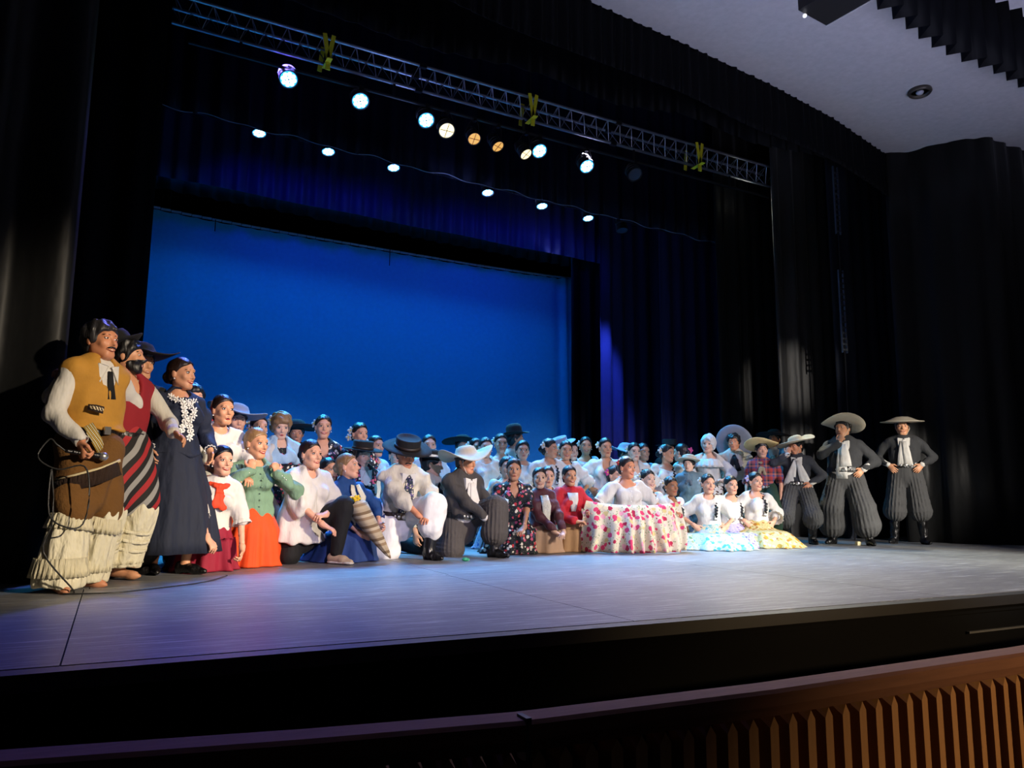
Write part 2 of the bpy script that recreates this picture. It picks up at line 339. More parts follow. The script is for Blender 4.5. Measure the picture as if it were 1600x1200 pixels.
# ------------------------------------------------------------------ lighting rig
ALU = mat('brushed_aluminium', (.42, .43, .50), .35, .9); BM = mat('black_metal', (.015, .015, .018), .4, .3); YEL = mat('yellow_webbing', '#d8cf2a', .6, bump=('n', 60, .3))
def truss():
    root = empty('light_truss', (0, 9.5, 6.2), label='long silver triangular lattice truss hung above the stage', cat='truss')
    x0, x1, zb, zt = .2, 9.95, 6.22, 6.50; g = lambda x: -.014*(x-x0)
    ch = [(zt, -.15), (zt, .15), (zb, 0)]
    for z, y in ch: MB().tube([(x0, y, z+g(x0)-6.2), (x1, y, z+g(x1)-6.2)], .022, 8).build('chord', ALU, root)
    n = 44; dx = (x1-x0)/n; tri = None
    for i in range(n):
        a = x0+i*dx; b = a+dx/2; c = a+dx
        m_ = MB()
        for y in (-.15, .15): m_.tube([(a, y, zt-6.2+g(a)), (b, 0, zb-6.2+g(b)), (c, y, zt-6.2+g(c))], .007, 5)
        m_.tube([(a, -.15, zt-6.2+g(a)), (b, .15, zt-6.2+g(b))], .006, 5)
        m_.build('lattice_bar', ALU, root)
    for k, x in enumerate((3.35, 6.6)):
        MB().box((x, -.15, zt-6.2+g(x)), (.10, .06, .06)).box((x, .15, zt-6.2+g(x)), (.10, .06, .06)).box((x, 0, zb-6.2+g(x)), (.10, .06, .06)).build('joint_sleeve', BM, root)
truss()
for x in (1.2, 3.35, 5.2, 6.6, 8.8):
    MB().tube([(x, 9.65, 6.52-.014*x), (x, 9.65, 7.94)], .008, 5).build('hoist_line', BM, bpy.data.objects['light_truss']).location = (0, -9.5, -6.2)
for i, (px, py, w) in enumerate([(510, 78, 'left'), (826, 175, 'middle'), (1085, 257, 'right')]):
    p = at(px, py, 9.45); b = MB(); g = -.014*(p.x-.2)
    for s, yy in ((-.05, -.19), (.05, -.19)):
        b.box((p.x+s*.6, 9.5+yy, 6.36+g), (.055, .008, .36), Matrix.Rotation(s*3.2, 3, 'Y'))
    b.box((p.x, 9.36, 6.16+g), (.07, .28, .01)); b.box((p.x-.02, 9.64, 6.36+g), (.06, .008, .36), Matrix.Rotation(.1, 3, 'Y')); b.box((p.x, 9.32, 6.1+g), (.06, .02, .10))
    o = b.build('lifting_sling', YEL); meta(o, label='%s of the three yellow webbing slings wrapped round the truss' % {'left': 'leftmost', 'middle': 'middle', 'right': 'rightmost'}[w], cat='strap', group='yellow slings on the truss')
b = MB().tube([(.4, 9.5, 6.02), (9.9, 9.5, 5.88)], .022)
for x in (1, 3, 5, 7, 9): b.box((x, 9.5, 6.11-.014*x), (.03, .03, .2))
o = b.build('lighting_pipe', BM); meta(o, label='black pipe under the truss carrying the front row of spotlights', cat='pipe')
b = MB().tube([(.8, 11.25, 6.1), (8.6, 11.25, 5.84)], .022)
for x in (1.5, 4.5, 7.5): b.tube([(x, 11.25, 6.08-.033*x), (x, 11.25, 7.94)], .008, 5)
o = b.build('lighting_pipe', BM); meta(o, label='black rear pipe carrying the half hidden blue spotlights', cat='pipe')
LEDB = mat('blue_led_lens', (.1, .3, 1), .3, emit=((.03, .42, 1), 1.8)); LEDW = mat('white_led_chip', (1, 1, 1), .3, emit=((.6, .95, 1), 3.2))
WL = mat('warm_lamp_lens', (1, .9, .7), .3, emit=((1, .82, .45), 1.5)); AL = mat('amber_lamp_lens', (1, .6, .2), .3, emit=((1, .48, .10), .8)); OFFL = mat('unlit_lens', (.05, .06, .09), .2)
def par(px, py, Y, kind, label, pipe_z, r=.118, aim=(0, -.62, -.78), py_=None):
    p = at(px, py, Y); root = empty('stage_light', p, label=label, cat='spotlight', group='spotlights over the stage')
    d = Vector(aim).normalized(); Mr = d.to_track_quat('-Z', 'Y').to_matrix()
    b = MB(); b.lathe([(r*.55, .26), (r*.75, .25), (r*.85, .20), (r, .19), (r, .12), (r*.9, .115), (r*.9, .10), (r, .095), (r, .07), (r*.9, .065), (r*.9, .05), (r*1.04, .045), (r*1.04, -.01), (r*.95, -.01), (r*.9, .004)], 24, Mr); b.build('housing', BM, root)
    lm = {'blue': LEDB, 'white': WL, 'amber': AL, 'off': OFFL}[kind]
    m_ = MB(); m_.lathe([(r*.9, .006), (r*.9, -.002)], 24, Mr); m_.build('lens', lm, root)
    if kind == 'blue':
        c = MB()
        for k in range(8):
            a = k*math.pi/4; c.ell(Mr @ Vector((r*.6*math.cos(a), r*.6*math.sin(a), -.003)), (r*.24, r*.24, .006), Mr, 10, 4)
        for k in range(4):
            a = k*math.pi/2+.3; c.ell(Mr @ Vector((r*.25*math.cos(a), r*.25*math.sin(a), -.003)), (r*.18, r*.18, .006), Mr, 10, 4)
        c.build('led_cluster', LEDW, root)
        MB().ell(Mr @ Vector((0, 0, -.008)), (r*.09, r*.09, .004), Mr, 8, 4).build('lens_hub', BM, root)
    if kind in ('white', 'amber'):
        c = MB(); c.box(Mr @ Vector((0, 0, -.008)), (r*1.7, .006, .006), Mr); c.box(Mr @ Vector((0, 0, -.008)), (.006, r*1.7, .006), Mr); c.build('lens_grille', BM, root)
    y = MB(); top = Vector((0, 9.5-Y if Y < 10.5 else 11.25-Y, pipe_z-p.z)); c0 = -d*.12
    s = Vector((r*1.12, 0, 0)); y.tube([c0-s, (c0-s)*.4+(top-s*.6)*.6, top-s*.35, top+s*.35, (c0+s)*.4+(top+s*.6)*.6, c0+s], .008, 6); y.box(top, (.05, .06, .06)); y.build('yoke', BM, root)
    return p, d
which = ['leftmost blue spotlight of the front row', 'second blue spotlight of the front row from the left', 'third blue spotlight of the front row from the left']
for i, (px, py) in enumerate([(451, 124), (563, 158), (666, 188)]):
    p, d = par(px, py, 9.5, 'blue', which[i]+' under the truss', 6.0-.014*i)
p = par(698, 204, 9.5, 'white', 'warm white round lamp right of the third blue spotlight', 5.96)
p = par(741, 217, 9.5, 'amber', 'left one of two amber lamps in the middle of the row', 5.95, .095)
p = par(778, 229, 9.5, 'amber', 'right one of two amber lamps in the middle of the row', 5.945, .092, (.2, -.5, -.8))
p = par(822, 241, 9.5, 'white', 'pale warm lamp touching the fourth blue spotlight', 5.94, .095, (.25, -.5, -.8))
p = par(843, 236, 9.5, 'blue', 'fourth blue spotlight beside the pale warm lamp', 5.94)
p = par(917, 260, 9.5, 'blue', 'fifth and last lit spotlight of the front row, greenish blue', 5.92)
p = par(992, 273, 9.5, 'off', 'unlit black spotlight at the right end of the front row', 5.91)
for i, (px, py, k) in enumerate([(405, 206, 'blue'), (513, 235, 'blue'), (615, 260, 'blue'), (762, 299, 'blue'), (847, 320, 'blue'), (919, 339, 'blue'), (972, 358, 'off')]):
    par(px, py+2, 10.9, k, ['leftmost', 'second', 'third', 'fourth', 'fifth', 'sixth', 'rightmost unlit'][i]+' lamp of the rear row peeping under the border curtain', 6.05-.02*i, .10, (0, -.25, -.97))
# beams of the lit fixtures
for px, py in [(451, 124), (563, 158), (666, 188), (843, 236), (917, 260)]:
    p = at(px, py, 9.5)+Vector((0, -.03, -.05)); spot('led_beam_light', p, (p.x, p.y-1.6, .3), 620 if px < 800 else 380, (.05, .30, 1), 72, .8, .08)
for px, py in [(405, 206), (513, 235), (615, 260), (762, 299), (847, 320), (919, 339)]:
    p = at(px, py+2, 10.9)+Vector((0, -.02, -.10)); spot('led_beam_light', p, (p.x, p.y-1.8, .6), 1150, (.04, .50, 1), 66, .8, .08)
    spot('border_glow_light', p+Vector((0, .15, 0)), (p.x+.2, 12.5, 4.9), 60, (.03, .04, 1), 95, .9, .08)
for px, py in [(698, 204), (822, 241)]:
    p = at(px, py, 9.5)+Vector((0, -.03, -.05)); spot('lamp_beam_light', p, (p.x+.5, p.y-3.0, .3), 240, (1, .86, .65), 70, .8, .08)
area('truss_fill_light', (4, 10.2, 5.2), (4.5, 9.5, 6.2), 22, (.35, .42, 1), 8, .1)  # added strip without a fixture, brightens the truss chords
# house ceiling fittings
def speaker_box():
    a, b, c = atz(1229, 6, 5.1), atz(1291, 40, 5.1), atz(1345, 1, 5.1); d = a+c-b
    u = (a-b).normalized(); w = (c-b); w = (w-u*w.dot(u)).normalized(); a = b+u*.42; c = b+w*.55; d = a+c-b; h = Vector((0, 0, .5))
    root = empty('ceiling_speaker', b, label='black hanging box at the top edge of the pale ceiling', cat='speaker')
    V = [a-b, Vector((0, 0, 0)), c-b, d-b]; V += [v+h for v in V]
    mesh_obj('cabinet', V, [(0, 1, 2, 3), (7, 6, 5, 4), (0, 4, 5, 1), (1, 5, 6, 2), (2, 6, 7, 3), (3, 7, 4, 0)], BM, root, False)
    MB().tube([Vector((0, 0, -.006)), c-b-Vector((0, 0, .006))], .007, 5).build('edge_trim', mat('pale_edge_trim', (.5, .5, .5), .5), root)
    q = (d-b)*.5; MB().tube([q+h, q+Vector((0, 0, .94))], .02).build('hanger', BM, root)
    e = (a-b)*.78; MB().ell(e-Vector((0, 0, .02)), (.02, .02, .02)).build('indicator_lamp', mat('small_white_lamp', (1, 1, 1), .3, emit=((1, 1, 1), .8)), root)
speaker_box()
p = atz(1437, 141, 6.03); root = empty('ceiling_downlight', p, label='round recessed black fitting on the pale ceiling', cat='light fitting')
MB().lathe([(.10, .0), (.145, 0), (.15, -.03), (.135, -.055), (.115, -.05), (.11, -.02)], 28).build('rim', mat('bronze_rim', (.07, .06, .05), .45, .5), root, True)
MB().lathe([(.11, -.001), (.11, -.02)], 24).build('recess', BM, root); MB().ell((0, 0, -.03), (.05, .05, .035)).build('bulb', mat('dull_bulb', (.35, .36, .42), .3), root, True)
# vertical boom with grating panel, right wing
p = at(1300, 300, 8.25); root = empty('lighting_boom', (at(1325, 640, 8.25).x, 8.25, 0), label='slim vertical rig ladder hanging before the right wing curtains', cat='boom')
xb = root.location.x
MB().tube([(0, 0, .0), (0, 0, 7.94)], .012, 6).build('cable', BM, root)
PANEL = mat('dull_steel_grating', (.07, .08, .10), .5, .3)
for z0, z1 in ((2.9, 4.25), (4.85, 6.0)):
    for s in (-.05, .05): MB().box((s, 0, (z0+z1)/2), (.012, .03, z1-z0)).build('upright', PANEL, root)
    nb = int((z1-z0)/.09)
    for i in range(nb): MB().box((0, 0, z0+.05+i*.09), (.10, .02, .03)).build('rung', PANEL, root)
# ------------------------------------------------------------------ orchestra rail in front
def wood(name, c1, c2, rough=.4):
    m = bpy.data.materials.new(name); m.use_nodes = True; t = NT(m); tc = t.n('ShaderNodeTexCoord'); mp = t.n('ShaderNodeMapping'); mp.inputs['Scale'].default_value = (6, 6, .6) if 'slat' in name else (.8, 8, 8)
    t.l(tc.outputs['Object'], mp.inputs[0]); nz = t.n('ShaderNodeTexNoise', Scale=5.0, Detail=6.0); t.l(mp.outputs[0], nz.inputs['Vector'])
    c = t.n('ShaderNodeMixRGB'); c.inputs[1].default_value = (*c1, 1); c.inputs[2].default_value = (*c2, 1); t.l(nz.outputs['Fac'], c.inputs[0]); t.l(c.outputs[0], t.b.inputs['Base Color'])
    t.b.inputs['Roughness'].default_value = rough; bp = t.n('ShaderNodeBump', Strength=.15, Distance=.005); t.l(nz.outputs['Fac'], bp.inputs['Height']); t.l(bp.outputs[0], t.b.inputs['Normal']); return m
WR = wood('red_brown_wood_rail', (.10, .035, .018), (.20, .08, .04), .85); WS = wood('tan_wood_slat', (.26, .12, .04), (.40, .20, .08), .6)
def rail():
    root = empty('pit_rail', (0, 2.5, -.15), label='curved wooden pit rail with upright slats in front of the stage', cat='railing')
    path = [Vector((-1.6, .42, 0)), Vector((-.3, .26, 0)), Vector((.6, .08, 0)), Vector((1.3, -.03, 0)), Vector((2.4, -.07, 0)), Vector((4.2, -.04, 0)), Vector((6.5, .1, 0))]
    V = []; F = []
    sec = [(-.075, -.012), (-.06, 0), (.05, 0), (.06, -.012), (.06, -.05), (-.055, -.05), (-.06, -.10), (-.075, -.06)]
    pts = []
    for i in range(len(path)-1):
        for k in range(5): pts.append(path[i].lerp(path[i+1], k/5))
    pts.append(path[-1])
    def nr(i):
        t = (pts[min(i+1, len(pts)-1)]-pts[max(0, i-1)]).normalized(); return Vector((-t.y, t.x, 0))
    for i, p in enumerate(pts):
        for (o_, z) in sec: V.append(p+nr(i)*o_+Vector((0, 0, z)))
    m = len(sec)
    for i in range(len(pts)-1):
        for j in range(m): k = (j+1) % m; F.append((i*m+j, (i+1)*m+j, (i+1)*m+k, i*m+k))
    F += [tuple(range(m)), tuple(range((len(pts)-1)*m, len(pts)*m))[::-1]]
    mesh_obj('top_rail', V, F, WR, root, False)
    V2 = [(p+nr(i)*o_+Vector((0, 0, z))) for i, p in enumerate(pts) for (o_, z) in ((.045, -.09), (.055, -.09), (.055, -.85), (.045, -.85))]; F2 = []
    for i in range(len(pts)-1):
        for j in range(4): k = (j+1) % 4; F2.append((i*4+j, (i+1)*4+j, (i+1)*4+k, i*4+k))
    mesh_obj('backing_board', V2, F2, mat('black_backing', (.006, .005, .005), .9), root, False)
    sl = MB(); w, d = .030, .036     # a batten with a pointed chamfered top
    sl.add([(-w, -d, -.70), (w, -d, -.70), (w, d, -.70), (-w, d, -.70), (-w, -d, -.05), (w, -d, -.05), (w, d, 0), (-w, d, 0), (0, -d, -.01)],
           [(0, 3, 2, 1), (0, 1, 5, 8, 4), (1, 2, 6, 5), (2, 3, 7, 6), (3, 0, 4, 7), (4, 8, 7), (8, 5, 6), (8, 6, 7)])
    me = None; L = 0; acc = 0
    i = 0; s = .05
    while True:
        # walk the path at equal steps
        a = s; k = 0
        while k < len(path)-1 and a > (path[k+1]-path[k]).length: a -= (path[k+1]-path[k]).length; k += 1
        if k >= len(path)-1: break
        t = (path[k+1]-path[k]).normalized(); p = path[k]+t*a
        if me is None: o = sl.build('slat', WS, root); me = o.data
        else: o = link(bpy.data.objects.new('slat', me), root)
        o.location = p+Vector((t.y, -t.x, 0))*(-.0)+Vector((0, 0, -.10)); o.rotation_euler = (0, 0, math.atan2(t.y, t.x)+R(12)); s += .105
    b = path[3]; MB().box(b+Vector((0, -.04, -.06)), (.02, .07, .14)).build('rail_joint', BM, root)
rail()
spot('rail_fill_light', (5.6, -1.6, .9), (4.4, 2.4, -.75), 480, (1, .68, .34), 52, .9, .1)  # added unseen warm spot that lights the rail slats
# ------------------------------------------------------------------ figures: implicit solids meshed by surface nets
def v3(*a): return np.array(a, float)
def nrm(v): v = np.asarray(v, float); return v/(np.linalg.norm(v)+1e-9)
def cone(a, b, ra, rb, n=None, s=1, k=.02, pl=None): return ['c', np.asarray(a, float), np.asarray(b, float), ra, rb, None if n is None else nrm(n), s, k, pl]
def ell(c, r, M=None, k=.02): return ['e', np.asarray(c, float), np.asarray(r, float), M, k]
def cutell(c, r, M=None, k=.008): return ['-e', np.asarray(c, float), np.asarray(r, float), M, k]
def half(p, n, k=.004): return ['h', np.asarray(p, float), nrm(n), k]
def field(prims, vox, fold=None, lim=None):
    lo = []; hi = []
    def bb(p, pad):
        if p[0] == 'c': r = max(p[3], p[4]) + (p[8][1] if p[8] else 0); return np.minimum(p[1], p[2])-r-pad, np.maximum(p[1], p[2])+r+pad
        r = max(p[2]) if p[3] is not None else p[2]
        return p[1]-r-pad, p[1]+r+pad
    for p in prims:
        if p[0] in 'ce': a, b = bb(p, 3*vox+.012); lo.append(a); hi.append(b)
    lo = np.min(lo, 0); hi = np.max(hi, 0)
    if lim is not None: lo = np.maximum(lo, lim[0]); hi = np.minimum(hi, lim[1])
    n = np.ceil((hi-lo)/vox).astype(int)+1
    if min(n) < 3: return None
    F = np.full(n, .2, np.float32); ax = [(lo[i]+vox*np.arange(n[i])).astype(np.float32) for i in range(3)]
    for p in prims:
        if p[0] == 'h':
            _, q, nn, k = p
            D = (ax[0]-q[0])[:, None, None]*nn[0]+(ax[1]-q[1])[None, :, None]*nn[1]+(ax[2]-q[2])[None, None, :]*nn[2]
            h = np.maximum(k-np.abs(F-D), 0); F = np.maximum(F, D)+h*h/(4*k); continue
        a, b = bb(p, p[7 if p[0] == 'c' else 4]+3*vox)
        i0 = np.maximum(0, ((a-lo)/vox).astype(int)); i1 = np.minimum(n, np.ceil((b-lo)/vox).astype(int)+1)
        if np.any(i1 <= i0): continue
        X = ax[0][i0[0]:i1[0], None, None]; Y = ax[1][None, i0[1]:i1[1], None]; Z = ax[2][None, None, i0[2]:i1[2]]
        if p[0] == 'c':
            _, A, B, ra, rb, nn, s, k, pl = p; d = B-A
            x, y, z = X-A[0], Y-A[1], Z-A[2]
            if nn is not None:
                t = (x*nn[0]+y*nn[1]+z*nn[2])*(1/s-1); x = x+t*nn[0]; y = y+t*nn[1]; z = z+t*nn[2]
            h = np.clip((x*d[0]+y*d[1]+z*d[2])/max(1e-9, d@d), 0, 1)
            ex, ey, ez = x-h*d[0], y-h*d[1], z-h*d[2]
            r = ra+(rb-ra)*h
            if pl:
                u = nrm(np.cross(d, [0, 1, .01])); w = nrm(np.cross(d, u))
                an = np.arctan2(ex*w[0]+ey*w[1]+ez*w[2], ex*u[0]+ey*u[1]+ez*u[2]); r = r+pl[1]*np.cos(an*pl[0])
            D = np.sqrt(ex*ex+ey*ey+ez*ez)-r
            if nn is not None: D = D*(.5+.5*s)
        else:
            _, c, rr, M, k = p; x, y, z = X-c[0], Y-c[1], Z-c[2]
            if M is not None: x, y, z = x*M[0, 0]+y*M[1, 0]+z*M[2, 0], x*M[0, 1]+y*M[1, 1]+z*M[2, 1], x*M[0, 2]+y*M[1, 2]+z*M[2, 2]
            k0 = np.sqrt((x/rr[0])**2+(y/rr[1])**2+(z/rr[2])**2); k1 = np.sqrt((x/rr[0]**2)**2+(y/rr[1]**2)**2+(z/rr[2]**2)**2)
            D = k0*(k0-1)/np.maximum(k1, 1e-6)
        S = F[i0[0]:i1[0], i0[1]:i1[1], i0[2]:i1[2]]
        if p[0] == '-e': D = -D; h = np.maximum(k-np.abs(S-D), 0); S[...] = np.maximum(S, D)+h*h/(4*k)
        else: h = np.maximum(k-np.abs(S-D), 0); S[...] = np.minimum(S, D)-h*h/(4*k)
    if fold:
        amp, fr, seed = fold; rg = np.random.RandomState(seed); G = 0
        for i in range(4):
            q = rg.normal(size=3)*[1, 1, .55]; q = q/np.linalg.norm(q)*fr*(.7+.8*rg.rand())
            G = G+np.sin(ax[0][:, None, None]*q[0]+ax[1][None, :, None]*q[1]+ax[2][None, None, :]*q[2]+rg.rand()*6)
        F = F+np.float32(amp/2)*(G.astype(np.float32)-np.float32(1.1))
    F[0], F[-1] = .05, .05; F[:, 0], F[:, -1] = .05, .05; F[:, :, 0], F[:, :, -1] = .05, .05
    return F, lo, vox
def nets(F, lo, vox):
    S = F < 0; a, b, c = F.shape
    cnt = np.zeros((a-1, b-1, c-1), np.int8)
    for i in (0, 1):
        for j in (0, 1):
            for k in (0, 1): cnt += S[i:a-1+i, j:b-1+j, k:c-1+k]
    act = (cnt > 0) & (cnt < 8); I, J, K = np.nonzero(act); n = len(I)
    if n < 8: return None
    idx = np.full(act.shape, -1, np.int32); idx[I, J, K] = np.arange(n)
    pos = np.zeros((n, 3), np.float32); w = np.zeros(n, np.float32)
    cor = {(i, j, k): F[I+i, J+j, K+k] for i in (0, 1) for j in (0, 1) for k in (0, 1)}
    for ax_ in range(3):
        for u in (0, 1):
            for v in (0, 1):
                c0 = [u, v]; c0.insert(ax_, 0); c1 = [u, v]; c1.insert(ax_, 1); f0 = cor[tuple(c0)]; f1 = cor[tuple(c1)]
                m = (f0 < 0) != (f1 < 0); t = np.where(m, f0/np.where(m, f0-f1, 1), 0); pp = np.zeros((n, 3), np.float32)
                pp[:] = c0; pp[:, ax_] = t; pos += pp*m[:, None]; w += m
    V = (np.stack([I, J, K], 1)+pos/w[:, None])*vox+lo
    Q = []
    for ax_ in range(3):
        s0 = [slice(1, None)]*3; s0[ax_] = slice(0, -1); s1 = [slice(1, None)]*3
        s0 = [slice(1, -1) if q != ax_ else slice(0, -1) for q in range(3)]; s1 = [slice(1, -1) if q != ax_ else slice(1, None) for q in range(3)]
        A = S[tuple(s0)]; B = S[tuple(s1)]; e = np.argwhere(A != B)
        if not len(e): continue
        ins = A[e[:, 0], e[:, 1], e[:, 2]]; g = e.copy()
        for q in range(3):
            if q != ax_: g[:, q] += 1
        p, r = [(1, 2), (2, 0), (0, 1)][ax_]
        def cell(dp, dr): h = g.copy(); h[:, p] += dp; h[:, r] += dr; return idx[h[:, 0], h[:, 1], h[:, 2]]
        f = np.stack([cell(-1, -1), cell(0, -1), cell(0, 0), cell(-1, 0)], 1); f[~ins] = f[~ins][:, ::-1]; Q.append(f)
    return V, np.concatenate(Q)
def solid(prims, vox, fold=None, lim=None):
    r = field(prims, vox, fold, lim); return None if r is None else nets(*r)
def evalpts(prims, P):
    """the solid's distance at points"""
    D0 = np.full(len(P), 1.0)
    for p in prims:
        if p[0] == 'c':
            _, A, B, ra, rb, nn, s, k, pl = p; d = B-A; q = P-A
            if nn is not None: q = q+np.outer((q@nn)*(1/s-1), nn)
            h = np.clip(q@d/max(1e-9, d@d), 0, 1); D = np.linalg.norm(q-np.outer(h, d), axis=1)-(ra+(rb-ra)*h)
            if nn is not None: D = D*(.5+.5*s)
        elif p[0] == 'e':
            _, c, rr, M, k = p; q = P-c
            if M is not None: q = q@M
            k0 = np.linalg.norm(q/rr, axis=1); D = k0*(k0-1)/np.maximum(np.linalg.norm(q/rr**2, axis=1), 1e-6)
        else: continue
        h = np.maximum(k-np.abs(D0-D), 0); D0 = np.minimum(D0, D)-h*h/(4*k)
    return D0
def merge(parts):
    V = []; F = []; I = []; o = 0
    for p in parts:
        if p is None: continue
        v, f, mi = p; V.append(np.asarray(v)); F.append(np.asarray(f)+o); I.append(np.full(len(f), mi)); o += len(v)
    return np.concatenate(V), np.concatenate(F), np.concatenate(I)
def ellq(c, r, M=None, n=10, m=6):
    """quad ellipsoid as arrays"""
    V = []; F = []
    for i in range(m+1):
        a = math.pi*(.02+.96*i/m)
        for j in range(n): q = 2*math.pi*j/n; V.append((r[0]*math.sin(a)*math.cos(q), r[1]*math.sin(a)*math.sin(q), r[2]*math.cos(a)))
    V = np.array(V)
    if M is not None: V = V@np.asarray(M).T
    for i in range(m):
        for j in range(n): k = (j+1) % n; F.append((i*n+j, (i+1)*n+j, (i+1)*n+k, i*n+k))
    return V+np.asarray(c), np.array(F)
def rot(ax_, a):
    return np.array(Matrix.Rotation(a, 3, ax_))
SKINS = {'light': '#dca587', 'fair': '#e2b59a', 'tan': '#cf9570', 'brown': '#9d6948', 'ruddy': '#cf8c68'}
def skin(k): return mat('skin_'+k, SKINS[k], .48, bump=('n', 60, .05), spec=.4)
EYEW = mat('eye_white', '#e8e2dc', .3); IRIS = mat('dark_iris', '#1d120c', .2); LIP = mat('lip_red', '#a8232c', .4); LIPN = mat('lip_natural', '#9c5246', .5)
TEETH = mat('teeth', '#f2ece2', .3); HAIRC = {'black': '#0c0a0b', 'brown': '#22150f', 'grey': '#46444a', 'blond': '#8a6a45', 'white': '#d6d2cc', 'saltpepper': '#2c2a2c'}
def hairm(k): return mat('hair_'+k, HAIRC[k], .42, bump=('fringe', 60, .35), spec=.5)
def leather(name, col): return mat(name, col, .32, bump=('fold', 40, .35), spec=.6)
FIGS = []
class Fig:
    def __init__(f, **o):
        f.o = o; g = o.get; f.sex = g('sex', 'f'); f.w = g('w', 1.0); f.fem = f.sex == 'f'
        f.pose = g('pose', 'stand'); PZ = {'stand': .93, 'kneel': .52, 'halfL': .52, 'halfR': .52, 'seiza': .32, 'sit': .40}[f.pose]
        px, py = o['px']; hat_top = 0
        lean, side, twist = R(g('lean', 0)), R(g('side', 0)), R(g('twist', 0))
        hy, hp, hr = g('hy', 25), R(g('hp', 0)), R(g('hr', 0)); by = g('by', hy)
        top = np.array(Matrix.Rotation(lean, 3, 'X')@Matrix.Rotation(side, 3, 'Y')@Vector((0, -.014, .634)))+v3(0, 0, .132)
        H = PZ+top[2]                       # canonical height of the head's top in this pose
        drop = g('drop', 0)                 # knees bent: pelvis lower than standing
        H -= drop
        if 'Y' in o:
            T = at(px, py, o['Y']); s = g('s') or T.z/H
            if g('s'): drop += H-T.z/s; H = T.z/s
        else:
            s = g('s', .96 if f.fem else 1.03); z = H*s; T = atz(px, py, z)
        f.s = s; f.T = T; f.PZ = PZ-drop
        c = Vector((T.x, T.y)).normalized(); r = Vector((c.y, -c.x))
        def yaw(b): b = R(b); d = -c*math.cos(b)+r*math.sin(b); return math.atan2(d.x, -d.y)
        f.rz = yaw(by); f.hy = (yaw(hy)-f.rz+math.pi) % (2*math.pi)-math.pi
        f.UM = np.array(Matrix.Rotation(lean, 3, 'X')@Matrix.Rotation(side, 3, 'Y')@Matrix.Rotation(twist, 3, 'Z'))
        f.HM = np.array(Matrix.Rotation(f.hy, 3, 'Z')@Matrix.Rotation(hp, 3, 'X')@Matrix.Rotation(hr, 3, 'Y'))
        off = f.U((0, -.014, .634)); f.hc = off
        q = Matrix.Rotation(f.rz, 3, 'Z')@Vector((off[0], off[1], 0))
        f.loc = Vector((T.x-q.x, T.y-q.y, 0)); f.vox = g('vox', 1.0)
        rng = random.Random(int(px*7+py*3)); f.seed = rng.randint(1, 9999); f.rng = rng
        sx = .150 if f.fem else .178
        f.sh = {1: f.U((sx*(.75+.25*f.w), .01, .415)), -1: f.U((-sx*(.75+.25*f.w), .01, .415))}
        f.legs(); f.arms()
        FIGS.append(f); f.root = empty("person", f.loc, f.rz); meta(f.root, o['label'], 'person', o.get('group'))
        print('FIG %-46s s=%.2f Y=%.2f X=%.2f top=%.2f' % (o['label'][:46], s, T.y, T.x, T.z))
    def U(f, v): return (f.UM@np.asarray(v, float)+v3(0, 0, f.PZ))*f.s
    def D(f, v): return f.UM@np.asarray(v, float)
    def L(f, v): return np.asarray(v, float)*f.s
    def Hd(f, v): return f.HM@(np.asarray(v, float)*f.s*1.1)+f.hc
    def ik(f, A, T, la, lb, hint):
        A, T = np.asarray(A, float), np.asarray(T, float); d = T-A; L = np.linalg.norm(d); m = (la+lb)*.995
        if L > m: T = A+d/L*m; d = T-A; L = m
        L = max(L, abs(la-lb)+.01); u = d/L; x = (la*la-lb*lb+L*L)/(2*L); h = math.sqrt(max(la*la-x*x, 0))
        q = np.asarray(hint, float); q = q-u*(q@u); return A+u*x+nrm(q)*h, T
    def legs(f):
        g = f.o.get; f.hip = {k: f.L((k*.09, 0, f.PZ-.03)) for k in (1, -1)}; f.kn = {}; f.an = {}; f.toe = {}
        st = g('stance', .10); s = f.s
        for k in (1, -1):
            p = f.pose
            if p == 'stand':
                A = g('foot%s' % ('L' if k > 0 else 'R'), (k*st, .03, .085)); hint = (k*.25, -1, 0)
                f.kn[k], f.an[k] = f.ik(f.hip[k], f.L(A), .43*s, .42*s, hint)
                if np.linalg.norm(f.an[k]-f.L(A)) > .02: f.an[k] = f.L(A)
                f.toe[k] = nrm((k*.35, -1, 0))
            elif p in ('kneel', 'seiza') or (p == 'halfL' and k < 0) or (p == 'halfR' and k > 0):
                if p == 'seiza': f.kn[k] = f.L((k*.14, -.36, .085)); f.an[k] = f.L((k*.10, .05, .075)); f.toe[k] = v3(0, 1, 0)
                else: f.kn[k] = f.L((k*.12, -.03, .075)); f.an[k] = f.L((k*.11, .38, .085)); f.toe[k] = nrm((0, .25, -1)) if p != 'kneel' else v3(0, 1, 0)
            elif p == 'sit':
                f.kn[k] = f.L((k*.12, -.40, .42)); f.an[k] = f.L((k*.12, -.42, .085)); f.toe[k] = v3(0, -1, 0)
            else:
                A = f.L(g('foot', (k*.15, -.40, .085))); f.kn[k], f.an[k] = f.ik(f.hip[k], A, .43*s, .42*s, (k*.2, -.6, 1)); f.toe[k] = nrm((k*.15, -1, 0))
